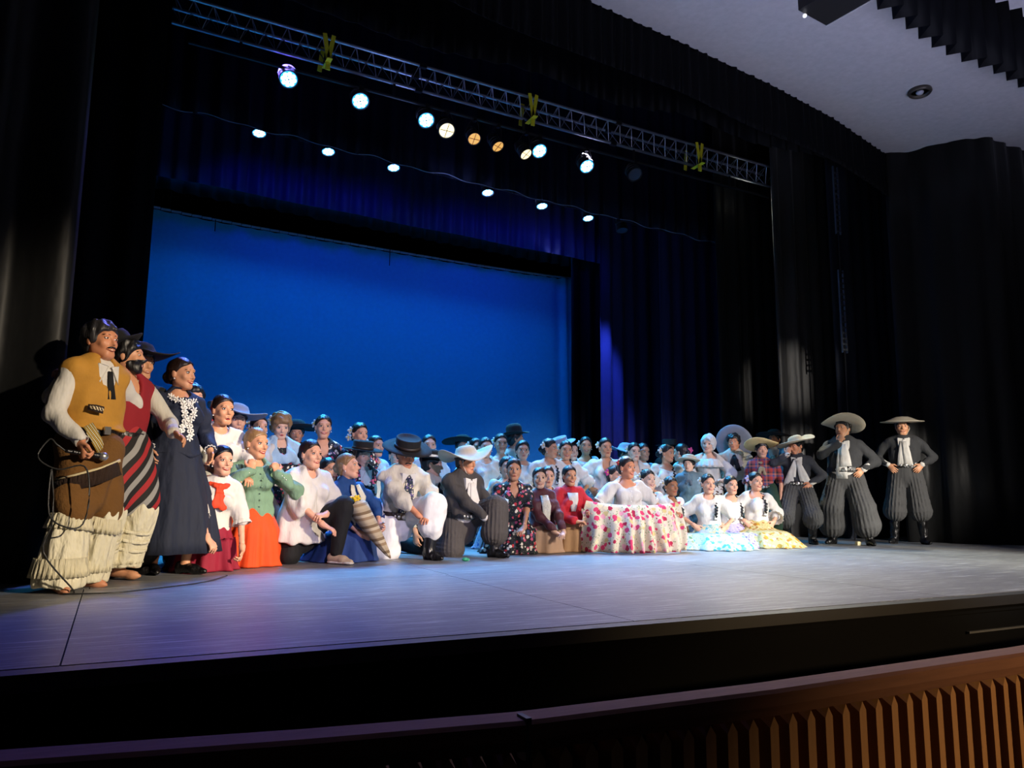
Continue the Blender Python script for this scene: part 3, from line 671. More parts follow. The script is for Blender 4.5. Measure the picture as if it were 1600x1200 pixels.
    def arms(f):
        f.el = {}; f.wr = {}; f.hd = {}
        for k, key in ((1, 'aL'), (-1, 'aR')):
            a = f.o.get(key, 'down'); cur = .35; fr = 'U'
            if a == 'down': T = (k*.25, -.02, -.07); hint = (k*.35, 1, 0); d = (0, -.12, -1); n = (-k, 0, 0)
            elif a == 'hip': T = (k*(.085+.118*f.w), -.095*f.w, .095); hint = (k, .75, -.15); d = (-k*.60, -.36, -.68); n = (-k*.45, .85, -.1); cur = .16
            elif a == 'knee': T = None
            elif a == 'lap': T = (k*.055, -.33, .04); hint = (k, .2, -.5); d = (-k*.8, -.45, -.2); n = (0, .1, -1); cur = .45
            elif a == 'chest': T = (k*.05, -.21, .33); hint = (k*.8, -.2, -1); d = (-k*.5, 0, .9); n = (0, 1, 0); cur = .7
            else:
                T, hint, d, n = a[:4]; cur = a[4] if len(a) > 4 else .35; fr = a[5] if len(a) > 5 else 'U'
            if a == 'knee':
                T = f.kn[k]+f.L((0, -.02, .10)); hint = (k, .2, -.3); d = (-k*.2, -.8, -.45); n = (0, -.3, -1); E, W_ = f.ik(f.sh[k], T, .29*f.s, .255*f.s, hint)
            else:
                T = f.U(T) if fr == 'U' else f.L(T); hv = f.D(hint) if fr == 'U' else np.asarray(hint, float)
                E, W_ = f.ik(f.sh[k], T, .29*f.s, .255*f.s, hv)
                if fr == 'U': d = f.D(d); n = f.D(n)
            f.el[k], f.wr[k], f.hd[k] = E, W_, (nrm(d), nrm(n), cur)
    # -- primitive sets
    def torso(f, i=0, k=.03):
        w = f.w; s = f.s; y = f.D((0, 1, 0)); wd = .6+.4*w; i = i/s
        def C(a, b, ra, rb, q): return cone(f.U(a), f.U(b), (ra+i)*s, (rb+i)*s, y, min(1, q), k*s)
        if f.fem:
            P = [C((0, .005, -.03), (0, .005, .06), .158*w, .150*w, .70), C((0, 0, .08), (0, 0, .20), .128*w, .122*w, .74*wd), C((0, 0, .22), (0, 0, .36), .130*w, .128*wd, .72)]
            P += [ell(f.U((q*.062*w, -.075*w, .30)), (np.array([.062, .055, .060])*wd+i)*s, None, .03*s) for q in (1, -1)]
            r = .046
        else:
            P = [C((0, .005, -.04), (0, .005, .08), .150*w, .142*w, .70), C((0, 0, .08), (0, 0, .24), .140*w, .150*w, .72*wd), C((0, 0, .24), (0, .005, .37), .160*wd, .158*wd, .68)]
            r = .056
        if w > 1.12: P.append(ell(f.U((0, -.05*w, .14)), (np.array([.135, .105, .13])*w*.92+i)*s, None, .04*s))
        a = np.linalg.norm(f.sh[1]-f.sh[-1])/2/s
        P.append(C((-(a-.03), .012, .415), (a-.03, .012, .415), r, r, 1)); P.append(C((0, .01, .40), (0, .012, .45), .10*wd, .07, .7)); return P
    def neck(f, i=0): s = f.s; return [cone(f.U((0, .015, .43)), f.Hd((0, .02, -.05)), (.058*(.5+.5*f.w)+i)*s*(.88 if f.fem else 1.05), (.052+i)*s*(.9 if f.fem else 1.1), None, 1, .03*s)]
    def arm(f, k, r=(.047, .038, .036, .027), kk=.02):
        s = f.s; w = .65+.35*f.w; q = (.9 if f.fem else 1.08)*w
        return [cone(f.sh[k], f.el[k], r[0]*q*s, r[1]*q*s, None, 1, kk*s), cone(f.el[k], f.wr[k], r[2]*q*s, r[3]*(.9 if f.fem else 1.05)*s, None, 1, kk*s)]
    def leg(f, k):
        s = f.s; w = (.7+.3*f.w); m = f.kn[k]*.65+f.an[k]*.35
        P = [cone(f.hip[k], f.kn[k], .082*w*s, .055*w*s), cone(f.kn[k], m, .052*w*s, .054*w*s), cone(m, f.an[k], .052*w*s, .034*s)]
        t = f.toe[k]; a = f.an[k]; dn = v3(0, 0, -1) if abs(t[2]) < .5 else v3(0, 1, 0)*.4
        P += [cone(a+dn*.035*s-t*.035*s, a+dn*.05*s+t*.11*s, .036*s, .030*s, k=.02), cone(a+dn*.05*s+t*.10*s, a+dn*.056*s+t*.155*s, .032*s, .02*s, k=.02)]
        return P
    def hand(f, k):
        s = f.s*(.95 if f.fem else 1.05); d, n, cur = f.hd[k]; W_ = f.wr[k]; n = nrm(n-d*(n@d)); t = np.cross(n, d)*k; P = []   # t: towards the thumb
        P.append(cone(W_-d*.012*s, W_+d*.030*s, .024*s, .027*s, n, .72, .01)); P.append(cone(W_+d*.03*s-t*.0*s, W_+d*.075*s, .034*s, .038*s, n, .42, .012))
        for i, (o_, L) in enumerate(((.030, .062), (.010, .070), (-.010, .065), (-.029, .052))):
            b = W_+d*(.083-.004*abs(i-1))*s+t*o_*s; fan = t*(o_*3.2); a1 = cur*.9; d1 = nrm(d*math.cos(a1)+n*math.sin(a1)+fan); a2 = a1+cur*1.5+.12; d2 = nrm(d*math.cos(a2)+n*math.sin(a2)+fan*.6)
            m = b+d1*L*.52*s; e = m+d2*L*.48*s; P += [cone(b, m, .0098*s, .0088*s, k=.003), cone(m, e, .0088*s, .0074*s, k=.003)]
        b = W_+d*.028*s+t*.026*s; m = b+nrm(d*.7+t*.75+n*.25)*.042*s; e = m+nrm(d*.95+t*.25+n*.35)*.033*s
        P += [cone(b, m, .0135*s, .011*s, k=.008), cone(m, e, .0105*s, .0085*s, k=.004)]; return P
    def head(f, i=0):
        s = f.s*1.1; M = f.HM; H = f.Hd; fl_ = (.95 if f.fem else 1.0); wd = 1+(f.w-1)*.35
        E = lambda c, r, k=.02: ell(H(c), np.array(r)*s+i, M, k*s)
        Cn = lambda a, b, ra, rb, k=.012: cone(H(a), H(b), ra*s+i, rb*s+i, k=k*s)
        P = [E((0, .014, .034), (.075*fl_, .094, .087)), E((0, -.018, -.024), (.058*fl_*wd, .069, .081*fl_), .03), Cn((-.012*wd, -.058, -.088), (.012*wd, -.058, -.088), .020*wd, .020*wd, .025),
             Cn((-.042*wd, -.002, -.052), (-.018, -.05, -.088), .018*wd, .016*wd, .03), Cn((.042*wd, -.002, -.052), (.018, -.05, -.088), .018*wd, .016*wd, .03),
             Cn((-.034, -.072, .030), (.034, -.072, .030), .011, .011, .02), Cn((-.040, -.058, -.022), (-.034, -.060, -.028), .018*wd, .018*wd, .02), Cn((.040, -.058, -.022), (.034, -.060, -.028), .018*wd, .018*wd, .02)]
        P += [['-e', H((q*.031, -.092, .008)), np.array([.017, .014, .011])*s, M, .012*s] for q in (1, -1)]
        P += [Cn((0, -.082, .012), (0, -.103, -.026), .0075, .0105, .01), Cn((-.012, -.088, -.030), (.012, -.088, -.030), .008, .008, .008), Cn((-.014, -.082, -.056), (.014, -.082, -.056), .0085, .0085, .012)]
        P += [E((q*.076*fl_, .012, -.004), (.010, .018, .030), .006) for q in (1, -1)]
        return P
    def face(f):
        """eyes, brows and mouth that lie in the skin of the head; indices into the body's materials"""
        s = f.s*1.1; out = []; M = f.HM; g = f.o.get
        def E(c, r, mi, MM=None, n=10, m=6): v, q = ellq(f.Hd(c), np.array(r)*s, M if MM is None else M@MM, n, m); out.append((v, q, mi))
        sq = g('eyes', 1.0)
        for q in (1, -1):
            E((q*.031, -.0745, .0075), (.0140, .0088, .0066*sq), 1); E((q*.031+.0005, -.0802, .0078), (.0066, .0045, .0062*sq), 2)
            E((q*.0315, -.0768, .0135), (.0165, .0085, .0034 if f.fem else .0026), 5 if f.fem else 0, rot('Y', q*.10)); E((q*.031, -.0755, .0012), (.0145, .0075, .0014), 5 if f.fem else 0)
            zb = .027 if sq <= 1 else .032
            for j in range(7): t = j/6; E((q*(.014+.034*t), -.0828+.0125*t*t, zb+.0045*math.sin(t*2.6)-.002*t), (.0060, .0058, (.0027 if f.fem else .0042)*(1-.35*t)), 4, rot('Z', q*.5*t), 6, 4)
        sm = g('smile', .5); hw = .018+.009*max(0, sm); op = g('open', 0)
        for j in range(9):
            t = j/4-1; x = hw*t; z = -.0605+.009*sm*t*t; y = -.0872+.0115*t*t; th = 1-.45*t*t
            E((x, y, z+.0035+.004*sm*(1-t*t)+.006*op*(1-t*t)), (.0078, .0064, .0031*th), 3, None, 6, 4)
            E((x, y+.0006, z-.0040-.0035*sm*(1-t*t)-.010*op*(1-t*t)), (.0078, .0066, .0038*th), 3, None, 6, 4)
            if sm > .35 and abs(t) < .9: E((x, y+.0012, z+.0012), (.0052, .0050, .0042*sm*th+.001), 6, None, 6, 4)
            if op and abs(t) < .9: E((x, y+.0018, z-.003), (.0055, .0048, .011*op*th), 2, None, 6, 4)
        if g('stache'): [E((q*.013, -.0885, -.0475), (.018, .008, .0062), 4, rot('Y', q*.28)@rot('Z', q*.3)) for q in (1, -1)]
        return out
    def body(f, skin_k='light', hands=(1, -1), lip=None, browk=None):
        s = f.s; v = f.vox; g = f.o.get; P = f.torso()+f.neck(); H = f.hc
        for k in (1, -1): P += f.arm(k)+f.leg(k)
        parts = []; r = solid(P, .031*v*s); parts.append((*r, 0))
        r = solid(f.head()+f.neck(), (.0078 if v < .8 else .0104)*s, None, (H-.20*s, H+.22*s)); parts.append((*r, 0))
        for k in hands:
            r = solid(f.hand(k)+[cone(f.wr[k]+(f.el[k]-f.wr[k])*.12, f.wr[k], .029*s, .025*s)], (.0058 if v < .8 else .0085)*s)
            if r is not None: parts.append((*r, 0))
        parts += f.face(); V, Q, I = merge(parts)
        hk = browk or g('hair', 'black')
        b = mesh_obj('body', V, Q, [skin(skin_k), EYEW, IRIS, lip or (LIP if f.fem else LIPN), hairm(hk), hairm('black'), TEETH], f.root, True, I); return b
    def put(f, name, prims, m, vox=.012, fold=None, label=None, lim=None):
        r = solid(prims, vox*1.45*f.vox*f.s, fold, lim)
        if r is None: return None
        o = mesh_obj(name, r[0], r[1], m, f.root)
        if label: o['label'] = label
        return o
    # -- garments
    def top(f, m, name='shirt', i=.014, sleeve=2, sr=None, neck='round', hem=-.02, puff=0, fold=.006, flare=0, cuff=None, label=None, openf=False, lo=None):
        f.ti = max(f.ti, i/f.s); f.fo = max(f.fo, fold*1.25); s = f.s; P = f.torso(i, .035)
        r = sr or (.062, .052, .048, .036); w = (.65+.35*f.w)*(.92 if f.fem else 1.05)
        if flare: P.append(cone(f.U((0, 0, .10)), f.U((0, 0, hem)), (.135*f.w+i)*s, (.165*f.w+i+flare)*s, f.D((0, 1, 0)), .74, .04*s))
        cuts = []
        for k in (1, -1):
            S, E, Wr = f.sh[k], f.el[k], f.wr[k]
            if sleeve <= 0: continue
            if sleeve <= 1: e = S+(E-S)*sleeve; P.append(cone(S, e, r[0]*w*s, (r[0]+(r[1]-r[0])*sleeve)*w*s)); 
            else:
                P.append(cone(S, E, r[0]*w*s, r[1]*w*s)); e = E+(Wr-E)*(sleeve-1); P.append(cone(E, e, r[1]*w*s, (r[2]+(r[3]-r[2])*(sleeve-1))*w*s)); 
            if puff: c = S+(E-S)*min(.42, sleeve*.5); P.append(ell(c, v3(.085, .085, .085)*puff*s, None, .03*s))
        P.append(half(f.U((0, 0, hem)), f.D((0, 0, -1))))
        if neck == 'round': P.append(cutell(f.U((0, -.03, .475)), v3(.085, .095, .062)*s, f.UM, .01))
        elif neck == 'wide': P.append(cutell(f.U((0, -.045, .475)), v3(.118, .125, .085)*s, f.UM, .01))
        elif neck == 'v': P.append(cutell(f.U((0, -.09, .42)), v3(.06, .085, .13)*s, f.UM, .01)); P.append(cutell(f.U((0, 0, .49)), v3(.08, .08, .05)*s, f.UM, .01))
        elif neck == 'none': pass
        o = f.put(name, P, m, .0125, (fold*1.35, 38, f.seed), label)
        if cuff:
            for k in (1, -1):
                S, E, Wr = f.sh[k], f.el[k], f.wr[k]
                if sleeve <= 1: e = S+(E-S)*sleeve; d = nrm(E-S); rr = (r[0]+(r[1]-r[0])*sleeve)*w
                else: e = E+(Wr-E)*(sleeve-1); d = nrm(Wr-E); rr = (r[2]+(r[3]-r[2])*(sleeve-1))*w
                f.frill('cuff', e+d*rr*.55*s, d, rr*1.04*s, (rr+cuff)*s, .035*s, m, 14 if cuff > .01 else 0)
        return o
    def frill(f, name, c, d, r0, r1, L, m, nf=14, amp=.006, n=48):
        d = nrm(d); u = nrm(np.cross(d, [.1, .9, .3])); w = np.cross(d, u); V = []; F = []
        for sde in (0, 1):
            for j in range(4):
                t = j/3
                for i in range(n):
                    q = 2*math.pi*i/n; rr = r0+(r1-r0)*t+amp*t*math.sin(q*nf)*(1 if nf else 0)-.004*sde
                    V.append(c+d*L*(t-.3)+(u*math.cos(q)+w*math.sin(q))*rr)
        H = 4*n
        for j in range(3):
            for i in range(n): k = (i+1) % n; a = (j*n+i, j*n+k, (j+1)*n+k, (j+1)*n+i); F.append(a); F.append(tuple(x+H for x in a[::-1]))
        for i in range(n): k = (i+1) % n; F.append((3*n+i, 3*n+k, 3*n+k+H, 3*n+i+H)); F.append((i, i+H, k+H, k))
        return mesh_obj(name, np.array(V), np.array(F), m, f.root)
    def collar(f, m, r=.064, h=.028, name='collar', label=None, pts=True):
        s = f.s; V = []; F = []; n = 28
        for dz, rr, k in ((-.012, .004, 0), (h, .002, 0), (h, -.004, 1), (-.012, -.003, 1)):
            for i in range(n):
                a = 2*math.pi*i/n; dx, dy = math.sin(a), math.cos(a); z = .462-.028*(1-dy)/2+dz
                t = min(f.march((0, .008, min(z, .475)), (dx, dy, 0), .2), .093*(.5+.5*f.w)); V.append(f.U((dx*(t+rr+.003), .008+dy*(t+rr+.003), z)))
        for j in range(4):
            for i in range(n): k = (i+1) % n; a = j*n; b = ((j+1) % 4)*n; F.append((a+i, b+i, b+k, a+k))
        o = mesh_obj(name, np.array(V), F, m, f.root)
        if label: o['label'] = label
        if pts:
            for k in (1, -1):
                z0 = .452; t = f.march((k*.012, 0, z0), (0, -1, 0), .2); t2 = f.march((k*.055, 0, .455), (0, -1, 0), .2)
                V = [f.U((k*.008, -t-.014, z0+.010)), f.U((k*.074, -min(t2, t)-.014, .476)), f.U((k*.100, -.035, .456)), f.chestpt(k*.068, .352, .022)]; V += [v+f.D((0, .006, -.002))*s for v in V]
                mesh_obj('collar_point', np.array(V), [(0, 1, 2, 3), (7, 6, 5, 4), (0, 4, 5, 1), (1, 5, 6, 2), (2, 6, 7, 3), (3, 7, 4, 0)], m, f.root, False)
        return o
    def ribbon(f, name, pts, ws, m, th=.008, up=None, label=None, n=3):
        """a flat band through points (local metres) with widths"""
        V = []; F = []; pts = [np.asarray(p, float) for p in pts]; N = len(pts)
        for i, p in enumerate(pts):
            t = nrm(pts[min(i+1, N-1)]-pts[max(i-1, 0)]); u = nrm(up if up is not None else f.D((0, -1, 0))); x = nrm(np.cross(t, u)); y = nrm(np.cross(x, t)); w = ws[i]/2*f.s if hasattr(ws, '__len__') else ws/2*f.s
            for a, b in ((-1, 0), (-.35, .5), (.35, -.2), (1, .3), (1, -.8), (.35, -1.3), (-.35, -.6), (-1, -1)): V.append(p+x*w*a+y*th*b*f.s)
        for i in range(N-1):
            for j in range(8): k = (j+1) % 8; F.append((i*8+j, i*8+k, (i+1)*8+k, (i+1)*8+j))
        F += [(0, 7, 6, 1), (1, 6, 5, 2), (2, 5, 4, 3)]; o_ = (N-1)*8; F += [tuple(x+o_ for x in q[::-1]) for q in ((0, 7, 6, 1), (1, 6, 5, 2), (2, 5, 4, 3))]
        o = mesh_obj(name, np.array(V), F, m, f.root)
        if label: o['label'] = label
        return o
    ti = .004; fo = 0; hips = ()
    def march(f, o, d, far=.42, extra=()):
        """outermost clothed surface of the trunk along a direction (upper-body frame)"""
        n = 90; t = np.linspace(far, .02, n); P = np.array([f.U(np.asarray(o, float)+np.asarray(d, float)*x) for x in t])
        key = round(f.ti, 4)
        if getattr(f, '_tk', None) != key: f._tk = key; f._tp = f.torso(f.ti*f.s, .035)+f.neck()
        D = evalpts(list(f._tp)+list(extra), P); i = int(np.argmax(D < 0)); return (t[i]+f.fo) if D[i] < 0 else .08
    def chestpt(f, x, z, off=.02):
        """a point just in front of the clothed chest at upper-body x, z"""
        t = f.march((x, 0, z), (0, -1, 0)); return f.U((x, -(t+off-.010), z))
    def bowtie_scarf(f, m, l1=.32, l2=.30, w1=.05, w2=.10, label=None, spread=.05):
        """long neck scarf: knot and two widening tails over the chest"""
        s = f.s
        for k, L in ((1, l1), (-1, l2)):
            zs = [.425, .36, .28, .20, .425-L]; zs = [.425-(L)*t for t in (0, .25, .5, .75, 1)]
            f.ribbon('scarf_tail', [f.chestpt(k*(.012+spread*t), .425-L*t, .03+.004*k) for t in (0, .25, .5, .75, 1)], [w1+(w2-w1)*t for t in (0, .35, .7, .95, 1.05)], m, label=label)
        f.put('scarf_knot', [ell(f.chestpt(0, .430, .012), v3(.028, .02, .022)*s)], m, .008)
    def neckerchief(f, m, L=.13, label=None, wide=1.0):
        s = f.s; P = []; N = 14; ring = []
        for i in range(N):
            a = 2*math.pi*i/N; z = .470-.045*(1+math.cos(a+math.pi))/2*1.0; dx, dy = math.sin(a), math.cos(a); z = .478-.050*(1-dy)/2
            t = min(f.march((0, .008, z), (dx, dy, 0), .2), .092*(.5+.5*f.w)); ring.append(f.U((dx*(t+.002), .008+dy*(t+.002), z)))
        for i in range(N): P.append(cone(ring[i], ring[(i+1) % N], .017*s*wide, .017*s*wide))
        k0 = ring[N//2]; P.append(ell(k0+f.D((0, -.012, -.004))*s, v3(.024, .020, .024)*s))
        for q in (1, -1):
            pts = [k0+f.D((q*.006, -.012, -.012))*s, f.chestpt(q*.022, .428-.028-L*.35, .018), f.chestpt(q*.036, .428-L*(1.0 if q > 0 else .9), .016)]
            P += [cone(pts[0], pts[1], .011*s, .020*s*wide, f.D((0, 1, 0)), .5), cone(pts[1], pts[2], .020*s*wide, .027*s*wide, f.D((0, 1, 0)), .4)]
        return f.put('neckerchief', P, m, .009, (.003, 60, f.seed), label)
    def loft(f, name, rings, m, n=84, nf=11, label=None, rows=14, sharp=False, cap=True, ph=None):
        """rings: (cx, cy, cz, rx, ry, amp) canonical metres; folds deepen towards the hem"""
        s = f.s; rg = np.random.RandomState(f.seed); ph = rg.rand(4)*6; A = np.array(rings, float); t = np.linspace(0, len(A)-1, rows)
        q = np.linspace(0, 2*math.pi, n, endpoint=False); g = np.sin(q*nf+ph[0]+1.2*np.sin(q*2+ph[1]))+.5*np.sin(q*(nf*1.9)+ph[2]); V = []
        for tt in t:
            r = [np.interp(tt, range(len(A)), A[:, c]) for c in range(6)]
            rr = 1+g*r[5]
            zz = r[2]+ (g*r[5]*.0)
            V.append(np.stack([r[0]+r[3]*rr*np.cos(q), r[1]+r[4]*rr*np.sin(q), np.full(n, zz)], 1))
        V = np.concatenate(V)*s; F = []
        for i in range(rows-1):
            for j in range(n): k = (j+1) % n; F.append((i*n+j, (i+1)*n+j, (i+1)*n+k, i*n+k))
        F += [tuple(range(n)), tuple(range((rows-1)*n, rows*n))[::-1]]
        o = mesh_obj(name, V, F, m, f.root)
        if label: o['label'] = label
        return o
    def skirt(f, m, wid=1.0, nf=11, hem=.12, name='skirt', label=None, amp=.07, spread=None):
        p = f.pose; z0 = f.PZ+.13; sp = spread or 1
        c = lambda z: (f.UM@v3(0, 0, z-f.PZ))
        a = c(z0); w = f.w
        if p == 'stand':
            R_ = [(a[0], a[1], z0, .135*w, .10*w, .0), (0, 0, f.PZ-.02, .20*w, .165*w, amp*.35), (0, .0, .55*f.PZ, .25*wid, .22*wid, amp*.8), (0, .01, hem, .30*wid*sp, .27*wid*sp, amp)]
        elif p in ('kneel',):
            R_ = [(a[0], a[1], z0, .135*w, .10*w, .0), (0, 0, f.PZ-.03, .21*w, .18*w, amp*.35), (0, .03, .28, .28*wid, .27*wid, amp*.8), (0, .10, .05, .33*wid*sp, .36*wid*sp, amp), (0, .12, .006, .36*wid*sp, .39*wid*sp, amp*1.2)]
        elif p == 'seiza':
            R_ = [(a[0], a[1], z0, .135*w, .10*w, .0), (0, -.03, f.PZ, .22*w, .21, amp*.35), (0, -.12, .19, .30*wid, .34, amp*.7), (0, -.14, .05, .40*wid*sp, .44*wid*sp, amp), (0, -.14, .006, .44*wid*sp, .48*wid*sp, amp*1.2)]
        else:
            R_ = [(a[0], a[1], z0, .135*w, .10*w, .0), (0, -.05, f.PZ, .22*w, .22, amp*.35), (0, -.13, .30, .28*wid, .36, amp*.7), (0, -.02, .05, .36*wid*sp, .44*wid*sp, amp), (0, -.02, .006, .38*wid*sp, .46*wid*sp, amp*1.2)]
        return f.loft(name, R_, m, nf=nf, label=label)
    def pants(f, m, r=(.11, .085, .06), end=.92, name='trousers', bag=None, pleat=None, label=None, fold=.006, hipr=.165):
        """bag: knee-length baggy legs (radius at knee, radius low, end fraction of the shin)"""
        s = f.s; P = [cone(f.L((0, .005, f.PZ-.05)), f.L((0, .005, f.PZ+.12)), hipr*f.w*s, (hipr-.018)*f.w*s, (0, 1, 0), .76, .03)]; f.hips = tuple(P)
        for k in (1, -1):
            h, kn, an = f.hip[k], f.kn[k], f.an[k]
            if bag:
                e = kn+(an-kn)*bag[2]; x = v3(k*.02*s, 0, 0)
                P += [cone(h+v3(0, 0, .06*s), kn, .12*s, bag[0]*s, None, 1, .03, pleat), cone(kn, e, bag[0]*s, bag[1]*s, None, 1, .03, pleat), cone(e, kn+(an-kn)*(bag[2]+.12), bag[1]*s, .055*s, None, 1, .015)]
            else:
                e = kn+(an-kn)*end; P += [cone(h, kn, r[0]*s, r[1]*s, None, 1, .03), cone(kn, e, r[1]*s, r[2]*s, None, 1, .03)]
        return f.put(name, P, m, .0135, (fold, 32, f.seed), label)
    def boots(f, m, high=.6, r=(.062, .045), name='boot', heel=True, label=None):
        s = f.s
        for k in (1, -1):
            kn, an, t = f.kn[k], f.an[k], f.toe[k]; a = an; top_ = an+(kn-an)*high; dn = v3(0, 0, -1) if abs(t[2]) < .5 else v3(0, .5, 0); P = []
            if high > .2: P.append(cone(top_, an, r[0]*s, r[1]*s, k=.015))
            P += [cone(a+dn*.035*s-t*.04*s, a+dn*.045*s+t*.10*s, .044*s, .037*s), cone(a+dn*.05*s+t*.09*s, a+dn*.058*s+t*.185*s, .038*s, .020*s), cone(a+dn*.02*s-t*.045*s, a+dn*.075*s-t*.05*s, .034*s, .03*s, k=.008)]
            if high > .2: P.append(half(top_, kn-an))
            if dn[2] < -.5: P.append(half((0, 0, .002), (0, 0, -1)))
            f.put(name, P, m, .0105, (.004, 70, f.seed+k) if high > .2 else None, label)
            if name == 'sneaker': f.put('sole', [cone(a+v3(0, 0, -.068)*s-t*.04*s, a+v3(0, 0, -.068)*s+t*.17*s, .046*s, .040*s, (0, 0, 1), .35), half((0, 0, .002), (0, 0, -1))], WHITEC, .010)
    def belt(f, m, z=.10, h=.05, buckle=None, r=None, name='belt', label=None):
        s = f.s; w = f.w; rx = r or (.158 if not f.fem else .145); c = f.U((0, .0, z)); V = []; F = []; n = 40
        R0 = [f.march((0, 0, z), (math.cos(2*math.pi*i/n), math.sin(2*math.pi*i/n), 0), extra=f.hips)+.004 for i in range(n)]
        for dz, rr in ((-h/2, -.01), (-h/2, .006), (h/2, .006), (h/2, -.01)):
            for i in range(n): q = 2*math.pi*i/n; V.append(f.U(((R0[i]+rr)*math.cos(q), (R0[i]+rr)*math.sin(q), z+dz)))
        for j in range(4):
            for i in range(n): k = (i+1) % n; a = j*n; b = ((j+1) % 4)*n; F.append((a+i, a+k, b+k, b+i))
        o = mesh_obj(name, np.array(V), F, m, f.root, False)
        if label: o['label'] = label
        if buckle is not None:
            b = MB(); y = -(R0[30]+.010)
            b.ell(f.U((0, y, z)), v3(.032, .010, .026)*s, Matrix(f.UM.tolist()), 16, 8)
            for k in (-1, 1): b.ell(f.U((k*.055, y+.008, z)), v3(.018, .008, .018)*s, Matrix(f.UM.tolist()), 12, 6); b.ell(f.U((k*.09, y+.022, z)), v3(.015, .008, .015)*s, Matrix(f.UM.tolist()), 12, 6)
            b.build('buckle', buckle, f.root, True)
    # -- hair and hats
    def hairdo(f, kind='bun', col='black', part='hair', long=0):
        s = f.s*1.1; M = f.HM; H = f.Hd; fl_ = .95 if f.fem else 1; i = .007 if kind in ('bun', 'braid', 'pony', 'back') else .012
        if kind == 'fluffy': i = .024
        P = [ell(H((0, .016, .036)), v3(.075*fl_+i, .094+i, .087+i)*s, M, .02)]
        if kind == 'fluffy': P.append(ell(H((0, .03, -.01)), v3(.088, .075, .09)*s, M, .02)); P.append(half(H((0, 0, -.06)), M@v3(0, -.3, -1), .02))
        elif kind == 'long': P += [cone(H((0, .05, .02)), H((0, .06, -.20)), .078*s, .07*s, M@v3(0, 1, 0), .7, .03)]; P.append(half(H((0, 0, -.24)), M@v3(0, 0, -1), .01))
        else: P.append(ell(H((0, .045, -.03)), v3(.066, .055, .055)*s, M, .02)); P.append(half(H((0, 0, -.085)), M@v3(0, 0, -1), .01))
        p0, p1 = ((-.074, .076), (.025, -.03)) if f.fem else ((-.076, .068), (.012, -.035))
        if kind == 'fluffy': p0, p1 = (-.088, .060), (-.012, -.05)
        if kind == 'short': p0, p1 = (-.080, .060), (.004, -.03)
        d = np.array([p1[0]-p0[0], p1[1]-p0[1]]); nn = nrm((d[1], -d[0])); nn = nn if nn[0] < 0 else -nn
        P.append(half(H((0, p0[0], p0[1])), M@v3(0, nn[0], nn[1]), .012))
        P += [cutell(H((q*.086, .010, -.012)), v3(.018, .022, .03)*s, M, .006) for q in (1, -1)] if kind not in ('fluffy', 'long') else []
        if kind in ('bun', 'braid'): P.append(ell(H((0, .112, .0)), v3(.040, .034, .040)*s, M, .01))
        if kind == 'back': P.append(ell(H((0, .11, -.02)), v3(.045, .038, .045)*s, M, .01))
        o = f.put(part, P, hairm(col), .0085, (.0025 if kind not in ('fluffy', 'short') else .007, 90, f.seed))
        if kind == 'braid':
            k = f.o.get('braid_side', 1); pts = [H((k*.03, .09, -.03)), H((k*.062, .05, -.085)), f.U((k*.075, -.03, .44)), f.chestpt(k*.075, .34, .025), f.chestpt(k*.07, .26, .03), f.chestpt(k*.065, .18, .03)]; Q = []
            N = 22
            for j in range(N):
                t = j/(N-1)*(len(pts)-1); a = int(min(t, len(pts)-2)); c = pts[a]*(1-(t-a))+pts[a+1]*(t-a); c = c+f.D((.007*s*(1 if j % 2 else -1), 0, 0)); Q.append(ell(c, v3(.017, .017, .019)*s*(1-.25*j/N), None, .004))
            f.put('braid', Q, hairm(col), .008)
            f.ribbon('braid_bow', [f.chestpt(k*.065-.02, .20, .05), f.chestpt(k*.065, .185, .055), f.chestpt(k*.065+.025, .195, .05)], [.04, .012, .04], WHITEC)
        return o
    def flower(f, m, pos=(-.075, .045, .045), r=.030, n=5, centre=None, name='hair_flower'):
        s = f.s*1.1; c = f.Hd(pos); d = nrm(f.HM@nrm((pos[0], -.05, pos[2]*.4))); u = nrm(np.cross(d, (0.1, 0, 1))); w = np.cross(d, u); b = MB()
        for i in range(n):
            a = 2*math.pi*i/n; x = u*math.cos(a)+w*math.sin(a); Mx = Matrix((x, np.cross(d, x), d)).transposed(); b.ell(c+x*r*.75*s+d*.004, (r*.75*s, r*.52*s, .006*s), Mx, 10, 5)
        b.cur = 1; b.ell(c+d*.008*s, (r*.28*s,)*3, None, 8, 5); return b.build(name, [m, YELLOWC], f.root, True)
    def earrings(f, m=None):
        b = MB()
        for k in (1, -1): b.ell(f.Hd((k*.078, .0, -.04)), (.006*f.s,)*3, None, 8, 6)
        b.build('earring', m or PEARL, f.root, True)['kind'] = 'stuff'
